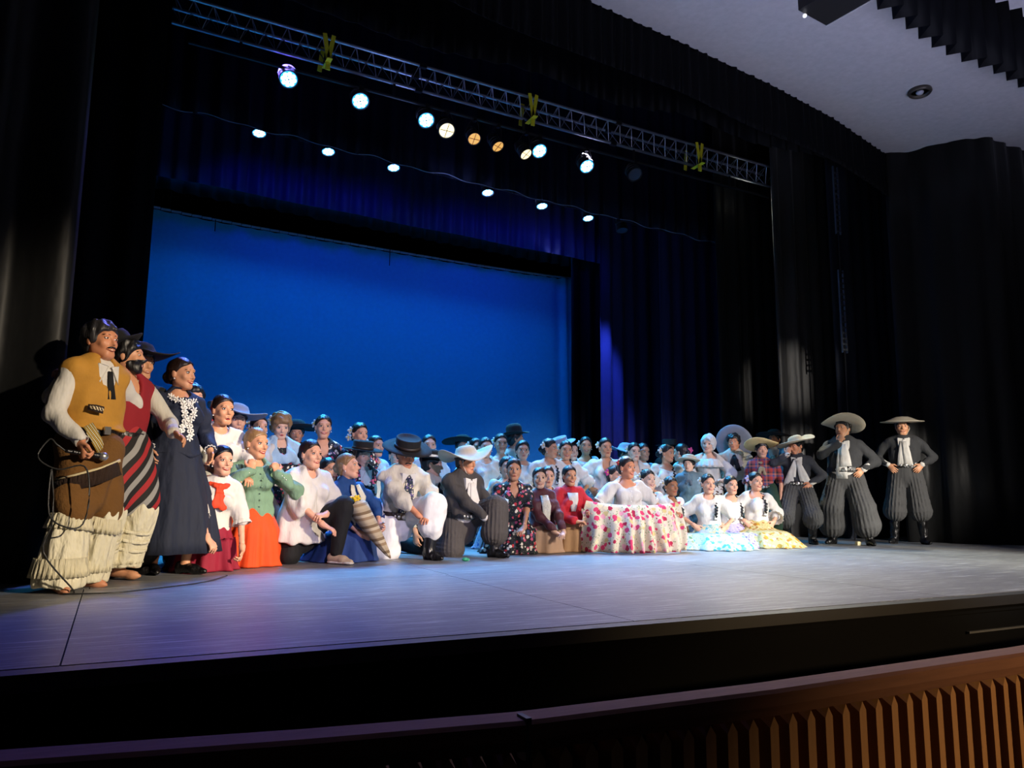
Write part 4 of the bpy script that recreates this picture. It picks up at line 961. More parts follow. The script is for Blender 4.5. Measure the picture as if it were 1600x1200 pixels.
    def hat(f, m, kind='gaucho', tilt=0, roll=0, band=None, pos=(0, .012, .062), sc=1.0, yaw=0, wav=.03, label=None, strap=False):
        s = f.s*1.1*sc; Mr = Matrix(f.HM.tolist())@Matrix.Rotation(R(yaw), 3, 'Z')@Matrix.Rotation(R(-tilt), 3, 'X')@Matrix.Rotation(R(roll), 3, 'Y'); c = Vector(f.Hd(pos))
        if kind == 'gaucho': prof = [(.085, -.006), (.10, -.004), (.15, -.008), (.21, -.006), (.252, .006), (.256, .011), (.252, .015), (.20, .004), (.14, .004), (.108, .016), (.096, .045), (.082, .072), (.05, .088), (.01, .092)]
        elif kind == 'disc': prof = [(.085, -.006), (.11, -.004), (.17, -.006), (.235, -.001), (.262, .004), (.265, .009), (.255, .013), (.20, .020), (.15, .040), (.11, .060), (.07, .073), (.01, .078)]
        elif kind == 'flat': prof = [(.085, -.004), (.12, -.003), (.19, -.004), (.208, .0), (.208, .005), (.15, .006), (.108, .007), (.104, .012), (.106, .085), (.100, .092), (.090, .090), (.075, .078), (.01, .076)]
        elif kind == 'round': prof = [(.085, -.004), (.12, -.003), (.165, .0), (.185, .008), (.186, .014), (.15, .008), (.106, .010), (.102, .03), (.100, .08), (.085, .115), (.05, .132), (.01, .134)]
        elif kind == 'straw': prof = [(.085, -.004), (.12, -.002), (.18, .006), (.222, .022), (.224, .028), (.18, .014), (.108, .010), (.102, .03), (.094, .075), (.06, .09), (.03, .082), (.01, .078)]
        elif kind == 'bowl': prof = [(.085, -.004), (.11, -.006), (.15, -.006), (.165, .004), (.166, .009), (.14, .004), (.106, .006), (.104, .05), (.098, .07), (.07, .085), (.01, .09)]
        ph = f.rng.random()*6
        def wave(v, q, r): 
            if r > .12: v = v+Vector((0, 0, wav*((r-.12)/.13)*math.sin(2*q+ph) + wav*.3*((r-.12)/.13)*math.sin(3*q+ph*2)))
            return v
        b = MB(); b.lathe([(r*s, z*s) for r, z in prof], 44, None, lambda v, q, r: Vector(wave(v/s, q, r/s))*s); V = [Mr@Vector(v)+c for v in b.V]
        o = mesh_obj('hat', V, b.F, m, f.root)
        if label: o['label'] = label
        if band is not None:
            b = MB(); r0 = .112 if kind != 'disc' else .112; z0, z1 = (.008, .034)
            b.lathe([(r*s, z*s) for r, z in ((.100, z0), (r0, z0), (r0-.004, z1), (.094, z1))], 36); mesh_obj('hat_band', [Mr@Vector(v)+c for v in b.V], b.F, band, f.root)
        if strap:
            b = MB(); b.tube([f.Hd((.078, -.015, .05)), f.Hd((.080, -.025, -.03)), f.Hd((.045, -.052, -.10)), f.Hd((0, -.065, -.122)), f.Hd((-.045, -.052, -.10)), f.Hd((-.080, -.025, -.03)), f.Hd((-.078, -.015, .05))], .0028*f.s, 6); b.build('chin_strap', mat('pale_cord', '#d8cdb8', .7), f.root, True)
        return o
WHITEC = mat('white_cotton', '#d2cec6', .85, bump=('fold', 22, .35)); YELLOWC = mat('yellow_pollen', '#e8c43a', .7); PEARL = mat('pearl', '#f0ece6', .25)
SILVER = mat('silver_plate', '#cfcac0', .3, .9); BLACKL = leather('black_leather', '#0b0a0b'); BLACKC = mat('black_cloth', '#0b0b0d', .85, bump=('fold', 22, .3))
# ------------------------------------------------------------------ outfits
GREY = mat('charcoal_wool', '#2e2f31', .85, bump=('fold', 26, .3)); GREY2 = mat('slate_pleated_wool', '#424242', .85, bump=('fringe', 30, .4)); FELT = mat('cream_felt', '#bcb19b', .95, bump=('n', 40, .1)); FELTG = mat('grey_felt', '#8b8f9c', .95, bump=('n', 40, .1))
BLACKF = mat('black_felt', '#0c0c10', .9, bump=('n', 40, .1)); BROWNF = mat('brown_felt', '#2c1e1a', .9); STRAW = mat('straw', '#d9bd82', .9, bump=('fringe', 80, .4))
CREAM = mat('cream_shirt_cotton', '#c8c2b2', .85, bump=('fold', 22, .45)); NAVY = mat('navy_linen', '#161e33', .8, bump=('fold', 18, .4)); BLUESH = mat('blue_shirt', '#1d6fa8', .8, bump=('fold', 22, .4)); CYANLIT = mat('cyan_lit_cotton', '#a9c8dc', .85, bump=('fold', 22, .4))  # last cotton: cyan stage light painted into white rear-row garments
DFL = floral('dark_floral_print', '#14161f', ['#c8343f', '#e79a94', '#efe3cf', '#d0587a', '#3a4668', '#efe9dc', '#1c2030'], 25, .43, '#56684a'); WFL = floral('rose_print_on_white', '#d6ccb4', ['#b01a44', '#d6ccb4', '#d0bd80', '#d0406e', '#efe0b8', '#d83a68', '#e6a0b0'], 16, .47, '#7d9460')
BFL = floral('blue_print_on_white', '#b8c2cc', ['#234c92', '#7096bc', '#b8c2cc', '#3a68a8'], 20, .40, '#3f6ea8'); TFL = floral('turquoise_print_on_white', '#b4c2bc', ['#3fa3b4', '#b4c2bc', '#6fb8bd', '#c4bf98'], 18, .50, '#5f9a84')
LFL = floral('lilac_print', '#b4abc4', ['#8473aa', '#b4abc4', '#6f6699'], 24, .36, '#9a93b0'); YFL = floral('yellow_print', '#c4b47c', ['#b48c20', '#c4b47c', '#a06a28', '#cfc49a'], 19, .48, '#7a8044'); GFL = floral('green_print_on_white', '#bcc2b4', ['#5f8e5a', '#bcc2b4', '#98a870'], 20, .40, '#5c8a5c')
PLAID = banded('red_blue_plaid', ['#a8352f', '#3b4a7a', '#b06a5a', '#20242e', '#8a2f30'], 9, (0, 0, 1), .85, True)
BROWNL = leather('brown_leather', '#3b2016')
def flowerfill(f, m=None, pos=None, **k): return f.flower(m or WHITEC, pos or (-.078, .045, .040), **k)
def girl(f, skirt=BFL, sk='light', neck='wide', hair='braid', col='black', flw=True, puff=1.0, top=None, hands=(1, -1), skirt_w=1.0, nf=12, **k):
    f.body(sk, hands); f.top(top or WHITEC, 'blouse', .016, .85, (.075, .078, .05, .05), neck, .07, puff, .007, 0, .018); f.skirt(skirt, skirt_w, nf); f.hairdo(hair, col)
    if flw: flowerfill(f, flw if flw is not True else None)
    f.earrings()
def dress(f, m=DFL, sk='light', neck='wide', hair='bun', col='brown', flw=True, puff=.95, hands=(1, -1), sash=None, wid=1.0, sleeve=.7):
    f.body(sk, hands); f.top(m, 'bodice', .016, sleeve, (.072, .070, .05, .05), neck, .06, puff, .006, 0, .012); f.skirt(m, wid, 12); f.hairdo(hair, col)
    if sash is not None: f.belt(sash, .10, .05)
    if flw: flowerfill(f)
    f.earrings()
def man(f, shirt=CREAM, sk='tan', hat=None, hatk='round', trous=BLACKC, kerchief=None, col='black', hands=(1, -1), sleeve=1.9, hat_o=None, boots=True, vest=None, bag=None):
    f.body(sk, hands); f.top(shirt, 'shirt', .016, sleeve, None, 'none', -.02, 0, .008); f.collar(shirt)
    f.pants(trous, bag=bag, pleat=(12, .006) if bag else None); f.hairdo('short', col)
    if hat is not None: f.hat(hat, hatk, **(hat_o or {}))
    if kerchief is not None: f.neckerchief(kerchief)
    if vest is not None: f.top(vest, 'waistcoat', .026, 0, None, 'v', .06, 0, .004)
    if boots: f.boots(BLACKL, .5)
def gaucho(f, sk='tan', hatk='gaucho', hat_o=None, pleat=(20, .008), scarf=(.34, .32, .05, .12), bag=(.135, .16, .36), jm=GREY, pm=GREY2, hem=.10, hatm=FELT, spread=.05):
    f.body(sk); f.top(WHITEC, 'shirt', .012, 2, (.05, .045, .042, .036), 'none', -.02, 0, .003); f.top(jm, 'jacket', .022, 1.97, (.062, .052, .046, .037), 'none', hem, 0, .006)
    f.collar(WHITEC, .070, .032); f.bowtie_scarf(WHITEC, *scarf, spread=spread); f.pants(pm, bag=bag, pleat=pleat, fold=.004, hipr=.175); f.boots(BLACKL, .85, (.068, .052)); f.hairdo('short'); f.hat(hatm, hatk, strap=True, **(hat_o or {}))
    f.belt(BLACKL, .085, .06, SILVER, .178)
    for k in (1, -1): f.ribbon('pocket_flap', [f.chestpt(k*.055, .315, .012), f.chestpt(k*.085, .312, .012), f.chestpt(k*.115, .322, .010)], [.035, .045, .035], jm, .006)
BACK = dict(vox=1.12)
# ------------------------------------------------------------------ left group, standing
def hero_vest():
    f = Fig(label='tall man with moustache in ochre waistcoat holding a microphone at far left', sex='m', px=(161, 503), Y=5.72, hy=42, by=38, vox=.68, w=1.0, hair='saltpepper', stache=1, smile=.8, hp=-3,
            aR=((-.20, -.17, -.03), (-.5, 1, .2), (-.05, -.35, -1), (.9, -.3, 0), .9), aL=((.30, .06, .0), (1, .4, 0), (.1, -.1, -1), (-1, 0, 0), .3), footR=(-.21, -.10, .07), footL=(.05, .03, .07))
    s = f.s; f.body('ruddy', browk='black'); VEST = mat('ochre_suede', '#b8842e', .85, bump=('n', 30, .15)); CH = mat('brown_woven_poncho_cloth', '#6e4a1e', .95, bump=('n', 50, .3)); IV = mat('ivory_embroidered_cotton', '#e3dcc0', .95, bump=('fold', 34, .6)); IF = mat('ivory_fringe', '#d9d0b0', .95, bump=('fringe', 60, .9))
    f.top(WHITEC, 'shirt', .016, 1.98, (.056, .054, .050, .042), 'none', -.02, .55, .006); f.collar(WHITEC, .072, .034); f.hairdo('short', 'saltpepper')
    f.ribbon('black_tie', [f.chestpt(0, .43, .024), f.chestpt(.0, .36, .026), f.chestpt(.01, .25, .024)], [.03, .04, .06], BLACKC)
    for k in (1, -1): f.frill('cuff', f.wr[k]-nrm(f.wr[k]-f.el[k])*.03*s, nrm(f.wr[k]-f.el[k]), .040*s, .043*s, .06*s, WHITEC, 0, 0)
    f.top(VEST, 'waistcoat', .034, 0, None, 'v', .055, 0, .004, .03); f.belt(BLACKL, .035, .05, None, .176); MB().box(f.U((-.03, -.178, .045)), (.045, .012, .05)).build('buckle', SILVER, f.root)
    f.ribbon('pocket_welt', [f.chestpt(-.15, .185, .058), f.chestpt(-.11, .18, .052), f.chestpt(-.06, .172, .046)], [.035, .045, .045], mat('dark_braid', '#2a1a10', .8), .008, label='patterned woven pocket band')
    f.ribbon('pocket_trim', [f.chestpt(-.145, .184, .064), f.chestpt(-.11, .18, .058), f.chestpt(-.065, .173, .052)], [.018, .022, .022], banded('cream_brown_diamonds', ['#d9c8a0', '#3a2214'], 60, (1, 0, .6)), .008)
    # brown wrap between the legs, hanging to below the knee at the side
    h = f.hip; P = [cone(f.L((0, 0, .86)), f.L((0, 0, .93)), .168*s, .160*s, (0, 1, 0), .8, .03)]
    for k in (1, -1): P += [cone(h[k]+f.L((k*.005, 0, -.03)), f.kn[k]+f.L((0, .0, .0)), .122*s, .110*s, None, 1, .04)]
    P += [cone(f.L((-.05, -.06, .80)), f.L((-.13, -.10, .44)), .15*s, .045*s, (0, 1, 0), .7, .05), cone(f.L((.02, -.10, .85)), f.L((-.05, -.13, .55)), .11*s, .06*s, None, 1, .04)]
    f.put('wrap_cloth', P, CH, .010, (.012, 20, 4))
    f.ribbon('wrap_stripe', [f.L((-.16, -.17, 1.0)), f.L((-.10, -.19, .90)), f.L((-.05, -.185, .82))], [.07, .07, .05], banded('black_yellow_stripe', ['#15110c', '#d0a83a', '#15110c', '#e6dcb8'], 45, (1, 0, .8)), .008)
    pts = [f.L((-.265, -.07, .66)), f.L((-.21, -.16, .69)), f.L((-.10, -.235, .735)), f.L((.02, -.255, .79))]
    f.ribbon('braid_trim', pts, .016, mat('cream_braid', '#d8c9a0', .9), .012); f.ribbon('wrap_fringe', [p-v3(0, 0, .05)*s for p in pts], .085, mat('dark_brown_fringe', '#2e1c10', .95, bump=('fringe', 60, 1)), .010)
    for k in (1, -1):
        kn, an = f.kn[k], f.an[k]; d = nrm(an-kn); P = [cone(kn, an+v3(0, 0, .01), .095*s, .135*s, None, 1, .02, (9, .007)), half((0, 0, .035), (0, 0, -1))]; f.put('wide_trouser_leg', P, IV, .010, (.006, 30, 5+k))
        f.frill('fringe_band', kn+d*.06*s, d, .112*s, .128*s, .09*s, IF, 26, .010, 90); f.frill('fringe_band', an+v3(0, 0, .10)*s, v3(0, 0, -1), .142*s, .156*s, .11*s, IF, 34, .011, 110)
    return f
hv = hero_vest()
def microphone(f):
    s = f.s; k = -1; d, n, cur = f.hd[k]; c = f.wr[k]+d*.085*s+n*.022*s; ax = nrm(f.D((.95, -.35, -.12))); Mz = Matrix.Rotation(f.rz, 4, 'Z'); w = Matrix.Translation(f.loc)@Mz; c = w@Vector(c); a = (Mz@Vector(ax)).normalized()
    r = empty('microphone', c, label='microphone with silver grille in the hand of the man in ochre waistcoat', cat='microphone'); Mr = a.to_track_quat('Z', 'Y').to_matrix()
    MB().lathe([(.010, -.12), (.012, -.11), (.015, .0), (.019, .07), (.021, .075)], 16, Mr).build('handle', BLACKL, r, True); MB().ell(a*.100, (.027, .027, .031), Mr, 18, 12).build('grille', SILVER, r, True)
    e = c-a*.12; g0 = at(100, 932, 5.35); g0.z = .008
    pts = [e, e-a*.05+Vector((0, 0, .03)), c+Vector((-.20, -.04, .08)), c+Vector((-.25, -.05, -.03)), c+Vector((-.14, -.08, -.10)), c+Vector((.0, -.12, -.08)), c+Vector((.04, -.16, -.25)), c+Vector((.02, -.17, -.42)), c+Vector((-.06, -.18, -.44)), c+Vector((-.16, -.14, -.36)), c+Vector((-.17, -.10, -.10)), c+Vector((-.14, -.10, -.40)), Vector((c.x-.16, c.y-.28, .26)), g0+Vector((.05, .0, .01)), g0, g0+Vector((.25, -.05, 0)), g0+Vector((.5, .1, 0)), g0+Vector((.8, .35, 0)), g0+Vector((1.0, .75, 0))]
    P = []
    for i in range(len(pts)-1):
        p0, p1, p2, p3 = pts[max(i-1, 0)], pts[i], pts[i+1], pts[min(i+2, len(pts)-1)]
        for j in range(5): t = j/5; P.append(.5*((2*p1)+(p2-p0)*t+(2*p0-5*p1+4*p2-p3)*t*t+(3*p1-p0-3*p2+p3)*t**3))
    P = [Vector((p.x, p.y, max(p.z, .006))) for p in P]+[pts[-1]]; o = MB().tube(P, .0048, 6).build('cable', mat('black_rubber_cable', (.03, .03, .03), .4), None, True); meta(o, label='thin black microphone cable looping down to the stage floor at left', cat='cable')
microphone(hv)
def headband_man():
    f = Fig(label='bearded man with white headband and striped wrap just behind the ochre waistcoat man', sex='m', px=(202, 530), Y=6.05, hy=75, by=35, vox=.75, smile=.7, hair='black', hp=-4,
            aR=((-.44, -.02, .46), (-.2, .6, -.4), (-.8, -.6, -.1), (0, .1, -1), .5), aL=((.20, -.30, .10), (1, .3, -.6), (.25, -.75, -.45), (-.6, 0, -.7), .4))
    s = f.s; f.body('tan'); f.top(CREAM, 'shirt', .016, 1.95, None, 'v', -.02, 0, .005); f.top(mat('red_waistcoat_cloth', '#8e1420', .85), 'waistcoat', .034, 0, None, 'v', .03, 0, .004)
    P = f.head(.004)+[half(f.Hd((0, 0, -.034)), f.HM@v3(0, .15, 1)), half(f.Hd((0, -.012, 0)), f.HM@v3(0, 1, .2)), cutell(f.Hd((0, -.105, -.060)), v3(.022, .03, .010)*s*1.1, f.HM, .004)]; f.put('beard', P, hairm('black'), .009)
    f.hairdo('short'); f.frill('headband', f.Hd((0, .008, .052)), f.HM@v3(0, .18, 1), .088*s, .086*s, .035*s, WHITEC, 0, 0, 32)
    f.hat(BLACKF, 'round', tilt=30, sc=.82, pos=(0, .04, .075), label='black hat pushed back behind the headband')
    P = [cone(f.L((0, 0, .93)), f.L((0, 0, 1.03)), .17*s, .16*s, (0, 1, 0), .8, .03)]+[cone(f.hip[k], f.kn[k]+f.L((0, 0, .06)), .15*s, .13*s, None, 1, .05) for k in (1, -1)]+[cone(f.L((0, -.08, .85)), f.L((0, -.10, .52)), .13*s, .09*s, None, 1, .05)]
    f.put('striped_wrap', P, banded('red_grey_black_stripes', ['#1a1716', '#a8262a', '#1a1716', '#9a9894'], 6.5, (-.75, 0, .66)), .011, (.008, 20, 9)); f.belt(BLACKL, .05, .08, None, .178)
    IV = MATS['ivory_embroidered_cotton']
    for k in (1, -1): f.put('wide_trouser_leg', [cone(f.kn[k], f.an[k]+v3(0, 0, .04), .12*s, .13*s, None, 1, .02, (9, .006)), half((0, 0, .09), (0, 0, -1))], IV, .011, (.005, 30, 5+k)); [f.frill('tuck_band', f.kn[k]+(f.an[k]-f.kn[k])*t, nrm(f.an[k]-f.kn[k]), .133*s, .135*s, .02*s, IV, 0, 0, 40) for t in (.3, .45, .6)]; f.frill('fringe_band', f.an[k]+v3(0, 0, .08)*s, v3(0, 0, -1), .137*s, .145*s, .07*s, MATS['ivory_fringe'], 26, .009, 90)
headband_man()
f = Fig(label='man in black coat and wide black hat half hidden behind the bearded man', sex='m', px=(221, 542), Y=6.45, hy=35, by=30, vox=.9, smile=.6, aL='down', aR='down', stance=.08, s=1.02)
man(f, BLACKC, 'tan', BLACKF, 'gaucho', BLACKC, None, boots=True, bag=(.15, .17, .6), hat_o=dict(tilt=4)); f.ribbon('white_lapel', [f.chestpt(.03, .42, .01), f.chestpt(.05, .34, .015)], .03, WHITEC)
def navy_lady():
    f = Fig(label='woman in long navy dress with white lace flowers down the front', sex='f', px=(286, 560), Y=6.45, hy=52, by=30, vox=.68, smile=.85, hair='brown', w=1.04, aR=((-.26, -.08, .03), (-.6, 1, 0), (.1, -.3, -1), (1, 0, 0), .35), aL=((.24, -.10, .04), (.6, 1, 0), (-.05, -.25, -1), (-1, 0, 0), .35), footL=(.09, -.10, .085), footR=(-.07, .08, .085))
    s = f.s; f.body('tan'); f.top(NAVY, 'bodice', .016, 1.9, (.082, .066, .052, .042), 'round', -.01, .95, .009, .035)
    f.loft('skirt', [(0, 0, 1.09, .140, .105, 0), (0, 0, .92, .195, .165, .02), (0, 0, .60, .29, .25, .05), (0, .02, .165, .385, .33, .08)], NAVY, nf=9)
    LACE = mat('white_lace', '#f1eee6', .9); b = MB(); i = 0
    def rose(p, r):
        nonlocal i; i += 1; b2 = MB(); d = Vector(f.D((0, -1, 0)))
        for j in range(6): a = 2*math.pi*j/6+i; b2.ell(Vector(p)+Vector((math.cos(a)*r, 0, math.sin(a)*r)), (r*.70, .004, r*.36), Matrix.Rotation(-a, 3, 'Y'), 8, 4)
        b2.ell(Vector(p)+d*.005, (r*.4, .008, r*.4), None, 8, 4); b2.build('lace_flower', LACE, f.root, True)
    for k in (1, -1):
        for j in range(8): rose(f.chestpt(k*(.030+.012*math.sin(j*1.3)), .375-.036*j, .022), .020)
    for j in range(9): a = math.pi*(j/8-.5)*1.15; rose(f.U((.098*math.sin(a), -.055-.070*math.cos(a), .405+.032*(1-math.cos(a)))), .018)
    for k in (1, -1): f.frill('lace_cuff', f.wr[k]-nrm(f.wr[k]-f.el[k])*.02, nrm(f.wr[k]-f.el[k]), .036*s, .046*s, .035*s, LACE, 10, .005)
    f.hairdo('back', 'brown'); f.earrings(); f.boots(BLACKL, 0, name='shoe')
navy_lady()
f = Fig(label='person in red shirt hidden behind the woman in the navy dress', sex='m', px=(303, 601), Y=7.4, hy=20, vox=1.1, hair='brown', s=1.0, aL='down', aR=((-.40, -.1, .42), (-.5, .5, -1), (-1, 0, 0), (0, 0, -1), .4)); man(f, mat('red_shirt', '#c81e2c', .8, bump=('fold', 22, .4)), 'light', None, trous=BLACKC)
# ------------------------------------------------------------------ kneeling front row, left to right
f = Fig(label='standing woman in white top with open mouth behind the orange scarf girl', sex='f', px=(350, 618), Y=6.95, hy=28, by=25, vox=.75, open=.8, smile=.1, w=1.15, hair='brown', lean=12, s=1.0, aR=((-.12, -.34, .16), (-1, 0, -.4), (.6, -.6, -.2), (0, 0, -1), .5), aL=((.10, -.40, .14), (1, 0, -.4), (-.1, -1, -.1), (0, 0, -1), .5)); 
f.body('tan'); f.top(WHITEC, 'blouse', .020, 1.2, (.07, .07, .06, .05), 'round', .0, .6, .008, .03); f.skirt(BLACKC); f.hairdo('back', 'brown'); f.earrings()
f = Fig(label='girl with orange neck scarf, white blouse and crimson skirt kneeling in front', sex='f', px=(349, 697), Y=6.55, hy=25, by=15, pose='kneel', vox=.68, smile=.95, hair='black', lean=6, side=5, s=.93, aR=((-.10, -.36, .02), (-1, .2, -.2), (.5, -.5, -.6), (0, .2, -1), .5), aL=((.24, -.22, -.09), (1, .3, 0), (-.2, -.5, -.8), (-1, 0, 0), .7))
CRIM = mat('crimson_cloth', '#8e1230', .8, bump=('fold', 14, .4)); ORS = mat('orange_scarf_cloth', '#d8401a', .75, bump=('fold', 26, .5))
f.body('light'); f.top(WHITEC, 'blouse', .016, .9, (.074, .070, .05, .05), 'none', .05, .8, .008, 0, .014); f.skirt(CRIM, .80, 8, amp=.10); f.hairdo('back', 'black'); f.earrings(); f.neckerchief(ORS, .17, 'bright orange neck scarf', 1.25)
f = Fig(label='laughing fair woman in sage green jacket and orange skirt kneeling upright', sex='f', px=(402, 670), Y=6.9, hy=42, by=18, pose='kneel', vox=.68, smile=.95, hair='blond', s=1.0, hp=4, aR=((-.10, -.215, .40), (-1, -.3, -.9), (.25, .25, .9), (.2, .9, 0), .9), aL=((.13, -.215, .38), (1, -.3, -.9), (-.25, .25, .9), (-.2, .9, 0), .9))
SAGE = mat('sage_green_linen', '#6f8f72', .85, bump=('fold', 26, .4)); ORC = mat('orange_cloth', '#dd4a10', .8, bump=('fringe', 16, .5))
f.body('tan'); f.top(SAGE, 'jacket', .018, 1.95, (.066, .058, .050, .042), 'round', -.06, 0, .008, .02); f.skirt(ORC, .86, 9, amp=.07); f.hairdo('bun', 'blond'); f.earrings()
for j in range(6): MB().ell(f.chestpt(.02, .38-.055*j, .024), (.007, .005, .007)).build('button', SAGE, f.root)
for k in (1, -1):
    for j in range(6): MB().ell(f.wr[k]+(f.el[k]-f.wr[k])*(.12+.11*j)+v3(0, -.048, 0), (.005, .005, .005)).build('cuff_button', PEARL, f.root)
f = Fig(label='dark haired woman in plain white t-shirt and black leggings on one knee', sex='f', px=(487, 688), Y=7.0, hy=38, by=36, pose='halfL', foot=(.15, -.32, .085), vox=.68, smile=.7, w=1.22, hair='brown', lean=8, s=1.0, eyes=.6, aR=((-.02, -.36, .06), (-1, .3, -.4), (.6, -.6, -.3), (0, .1, -1), .4), aL=((.02, -.30, .14), (1, .2, -.4), (-.9, -.2, 0), (0, .3, -1), .6))
f.body('light'); f.top(WHITEC, 't_shirt', .024, .95, (.084, .086, .06, .06), 'round', -.12, 0, .010, .05); f.pants(BLACKC, (.115, .085, .055), .95, 'leggings', fold=.004); f.hairdo('bun', 'brown'); f.earrings(SILVER); f.boots(mat('beige_sneaker', '#b8a48a', .6), 0, name='sneaker')
def blue_lady():
    f = Fig(label='woman in blue jacket and cream lace front cradling a woven cone of flowers', sex='f', px=(545, 709), Y=7.15, hy=68, by=42, pose='kneel', vox=.68, smile=.1, hair='blond', side=-4, s=.93, hp=-8, eyes=1.25, open=.25, aR=((-.06, -.25, -.02), (-1, .3, -.3), (.75, -.4, -.35), (0, .9, .3), .35), aL=((.24, -.20, .04), (1, .3, -.2), (-.2, -.8, -.4), (-1, 0, .2), .5))
    BL = mat('royal_blue_linen', '#0f3f7a', .8, bump=('fold', 22, .4)); SK = mat('denim_blue_cloth', '#24407a', .85, bump=('fold', 12, .4)); s = f.s
    f.body('light'); f.top(BL, 'jacket', .018, 1.4, (.068, .062, .052, .045), 'none', .0, .5, .007); f.collar(BL, .060, .03, pts=False)
    for k in (1, -1): f.ribbon('lace_panel', [f.chestpt(k*.032, .455, .040), f.chestpt(k*.045, .40, .036), f.chestpt(k*.055, .33, .030), f.chestpt(k*.060, .22, .030), f.chestpt(k*.05, .06, .032)], [.045, .06, .07, .065, .05], mat('cream_lace', '#e0d9bf', .95, bump=('n', 70, .5)), .007)
    f.skirt(SK, 1.02, 8, amp=.06); f.hairdo('bun', 'blond'); f.earrings(); f.frill('hair_pin_band', f.Hd((0, .03, .03)), f.HM@v3(0, -.55, .8), .087*s, .087*s, .006*s, SILVER, 0, 0, 32)
    W_ = Matrix.Translation(f.loc)@Matrix.Rotation(f.rz, 4, 'Z'); a = W_@Vector(f.U((-.12, -.29, .23))); b = W_@Vector(f.L((.10, -.50, .05)))
    r = empty('flower_cone', a, label='brown striped woven cone of flowers in the arms of the blue jacket woman', cat='bouquet'); d = (b-a); L = d.length; Mr = d.normalized().to_track_quat('-Z', 'Y').to_matrix()
    mb = MB().lathe([(.115, 0), (.125, 0), (.115, -.12*L), (.10, -.35*L), (.07, -.65*L), (.035, -.9*L), (.008, -L)], 36, Mr, lambda v, q, rr: Vector((v.x*1.15, v.y*.75, v.z+.07*math.cos(q)*(1 if v.z > -.1 else 0)+.006*math.sin(9*q))))
    mb.build('woven_wrap', banded('cream_brown_weave', ['#b9a98a', '#9a8262', '#c6b797', '#7d684c', '#b3a283'], 7.5, (-.25, 0, 1), .95), r, True)
    rr = random.Random(3)
    for i in range(16):
        c = Vector((rr.uniform(-.11, .12), rr.uniform(-.08, .03), rr.uniform(.05, .11))); m = [mat('yellow_petal', '#e8c020', .7), mat('red_petal', '#b81a2a', .7), mat('white_petal', '#e6e2d8', .7), mat('green_leaf', '#4a6a3a', .7)][rr.choice([0, 0, 1, 2, 3])]; fb = MB()
        for j in range(6): q = j*math.pi/3; fb.ell(Mr@c+Vector((math.cos(q)*.020, -.01, math.sin(q)*.020)), (.018, .008, .014), Matrix.Rotation(-q, 3, 'Y'), 7, 4)
        fb.build('blossom', m, r, True)
blue_lady()
def kneel_hat_man():
    f = Fig(label='man in black flat crowned hat and white shirt on one knee, head bowed', sex='m', px=(636, 690), Y=7.2, hy=18, by=28, pose='halfL', vox=.68, smile=.35, stache=1, hp=24, lean=14, s=.99, w=1.05, aR=((.04, -.42, .10), (-1, .3, -.2), (.8, -.45, -.2), (0, .1, -1), .5), aL=((.14, -.40, .12), (1, .1, -.2), (-.8, -.5, -.1), (0, .1, -1), .5))
    s = f.s; f.body('ruddy'); f.top(CREAM, 'shirt', .020, 1.25, (.072, .068, .060, .052), 'none', -.02, 0, .011); f.collar(WHITEC, .068, .03); WP = mat('white_bombacha_cotton', '#e6e4e0', .85, bump=('fold', 16, .4))
    f.pants(WP, bag=(.125, .12, .45), fold=.010, hipr=.175); f.boots(BLACKL, .72, (.068, .052)); f.hairdo('short', 'black'); f.belt(leather('tooled_leather', '#2a1c14'), .045, .07, SILVER, .180); f.neckerchief(mat('cream_scarf', '#d8ceb0', .8), .10); f.bowtie_scarf(floral('dark_print_scarf', '#1c2340', ['#c8bfa8', '#6a5a8a'], 40), .30, .34, .04, .09, spread=.02)
    f.hat(BLACKF, 'flat', tilt=-2, band=mat('brown_ribbon', '#2a211c', .5), wav=.012, sc=1.08, label='black flat crowned wide brimmed hat')
    f.ribbon('blue_sash', [f.L((-.17, .0, .58)), f.L((-.22, -.03, .40)), f.L((-.23, -.02, .22)), f.L((-.20, .02, .06))], [.10, .15, .17, .05], NAVYB, .01, up=v3(-1, -.6, 0), label='navy sash hanging at the hip')
NAVYB = mat('navy_sash_cloth', '#1b2f66', .8, bump=('fold', 18, .4))
kneel_hat_man()
f = Fig(label='man in dark grey suit and big tilted cream hat on one knee', sex='m', px=(729, 702), Y=7.3, hy=52, by=38, pose='halfL', vox=.68, smile=.1, stache=0, w=1.22, lean=8, hp=8, s=.97, eyes=.5, aR=((.06, -.40, .08), (-1, .3, -.3), (.7, -.5, -.4), (0, .1, -1), .5), aL=((.16, -.40, -.02), (1, .1, -.3), (-.4, -.6, -.7), (0, .1, -1), .6))
gaucho(f, 'ruddy', 'gaucho', dict(tilt=16, wav=.055, sc=1.05, yaw=35), bag=(.122, .135, .62), jm=mat('brown_grey_wool', '#3b3735', .85, bump=('fold', 26, .3)), pm=mat('brown_grey_pleats', '#46413e', .85, bump=('fringe', 30, .4)), scarf=(.26, .28, .06, .12), spread=.02)
f = Fig(label='woman in dark rose print dress kneeling right of the big cream hat', sex='f', px=(803, 717), Y=7.45, hy=5, by=15, pose='kneel', vox=.72, smile=.1, w=1.15, hair='brown', lean=4, s=.93, aR='knee', aL=((.05, -.34, .0), (1, .3, -.3), (-.7, -.6, -.4), (0, .1, -1), .3)); f.o['aR']
dress(f, DFL, 'tan', 'v', 'back', 'brown', False, .9, wid=1.0); f.ribbon('white_cloth_strip', [f.L((-.13, -.22, .62)), f.L((-.17, -.30, .42)), f.L((-.17, -.34, .18))], [.06, .07, .05], WHITEC, .01, label='white handkerchief hanging at the waist')
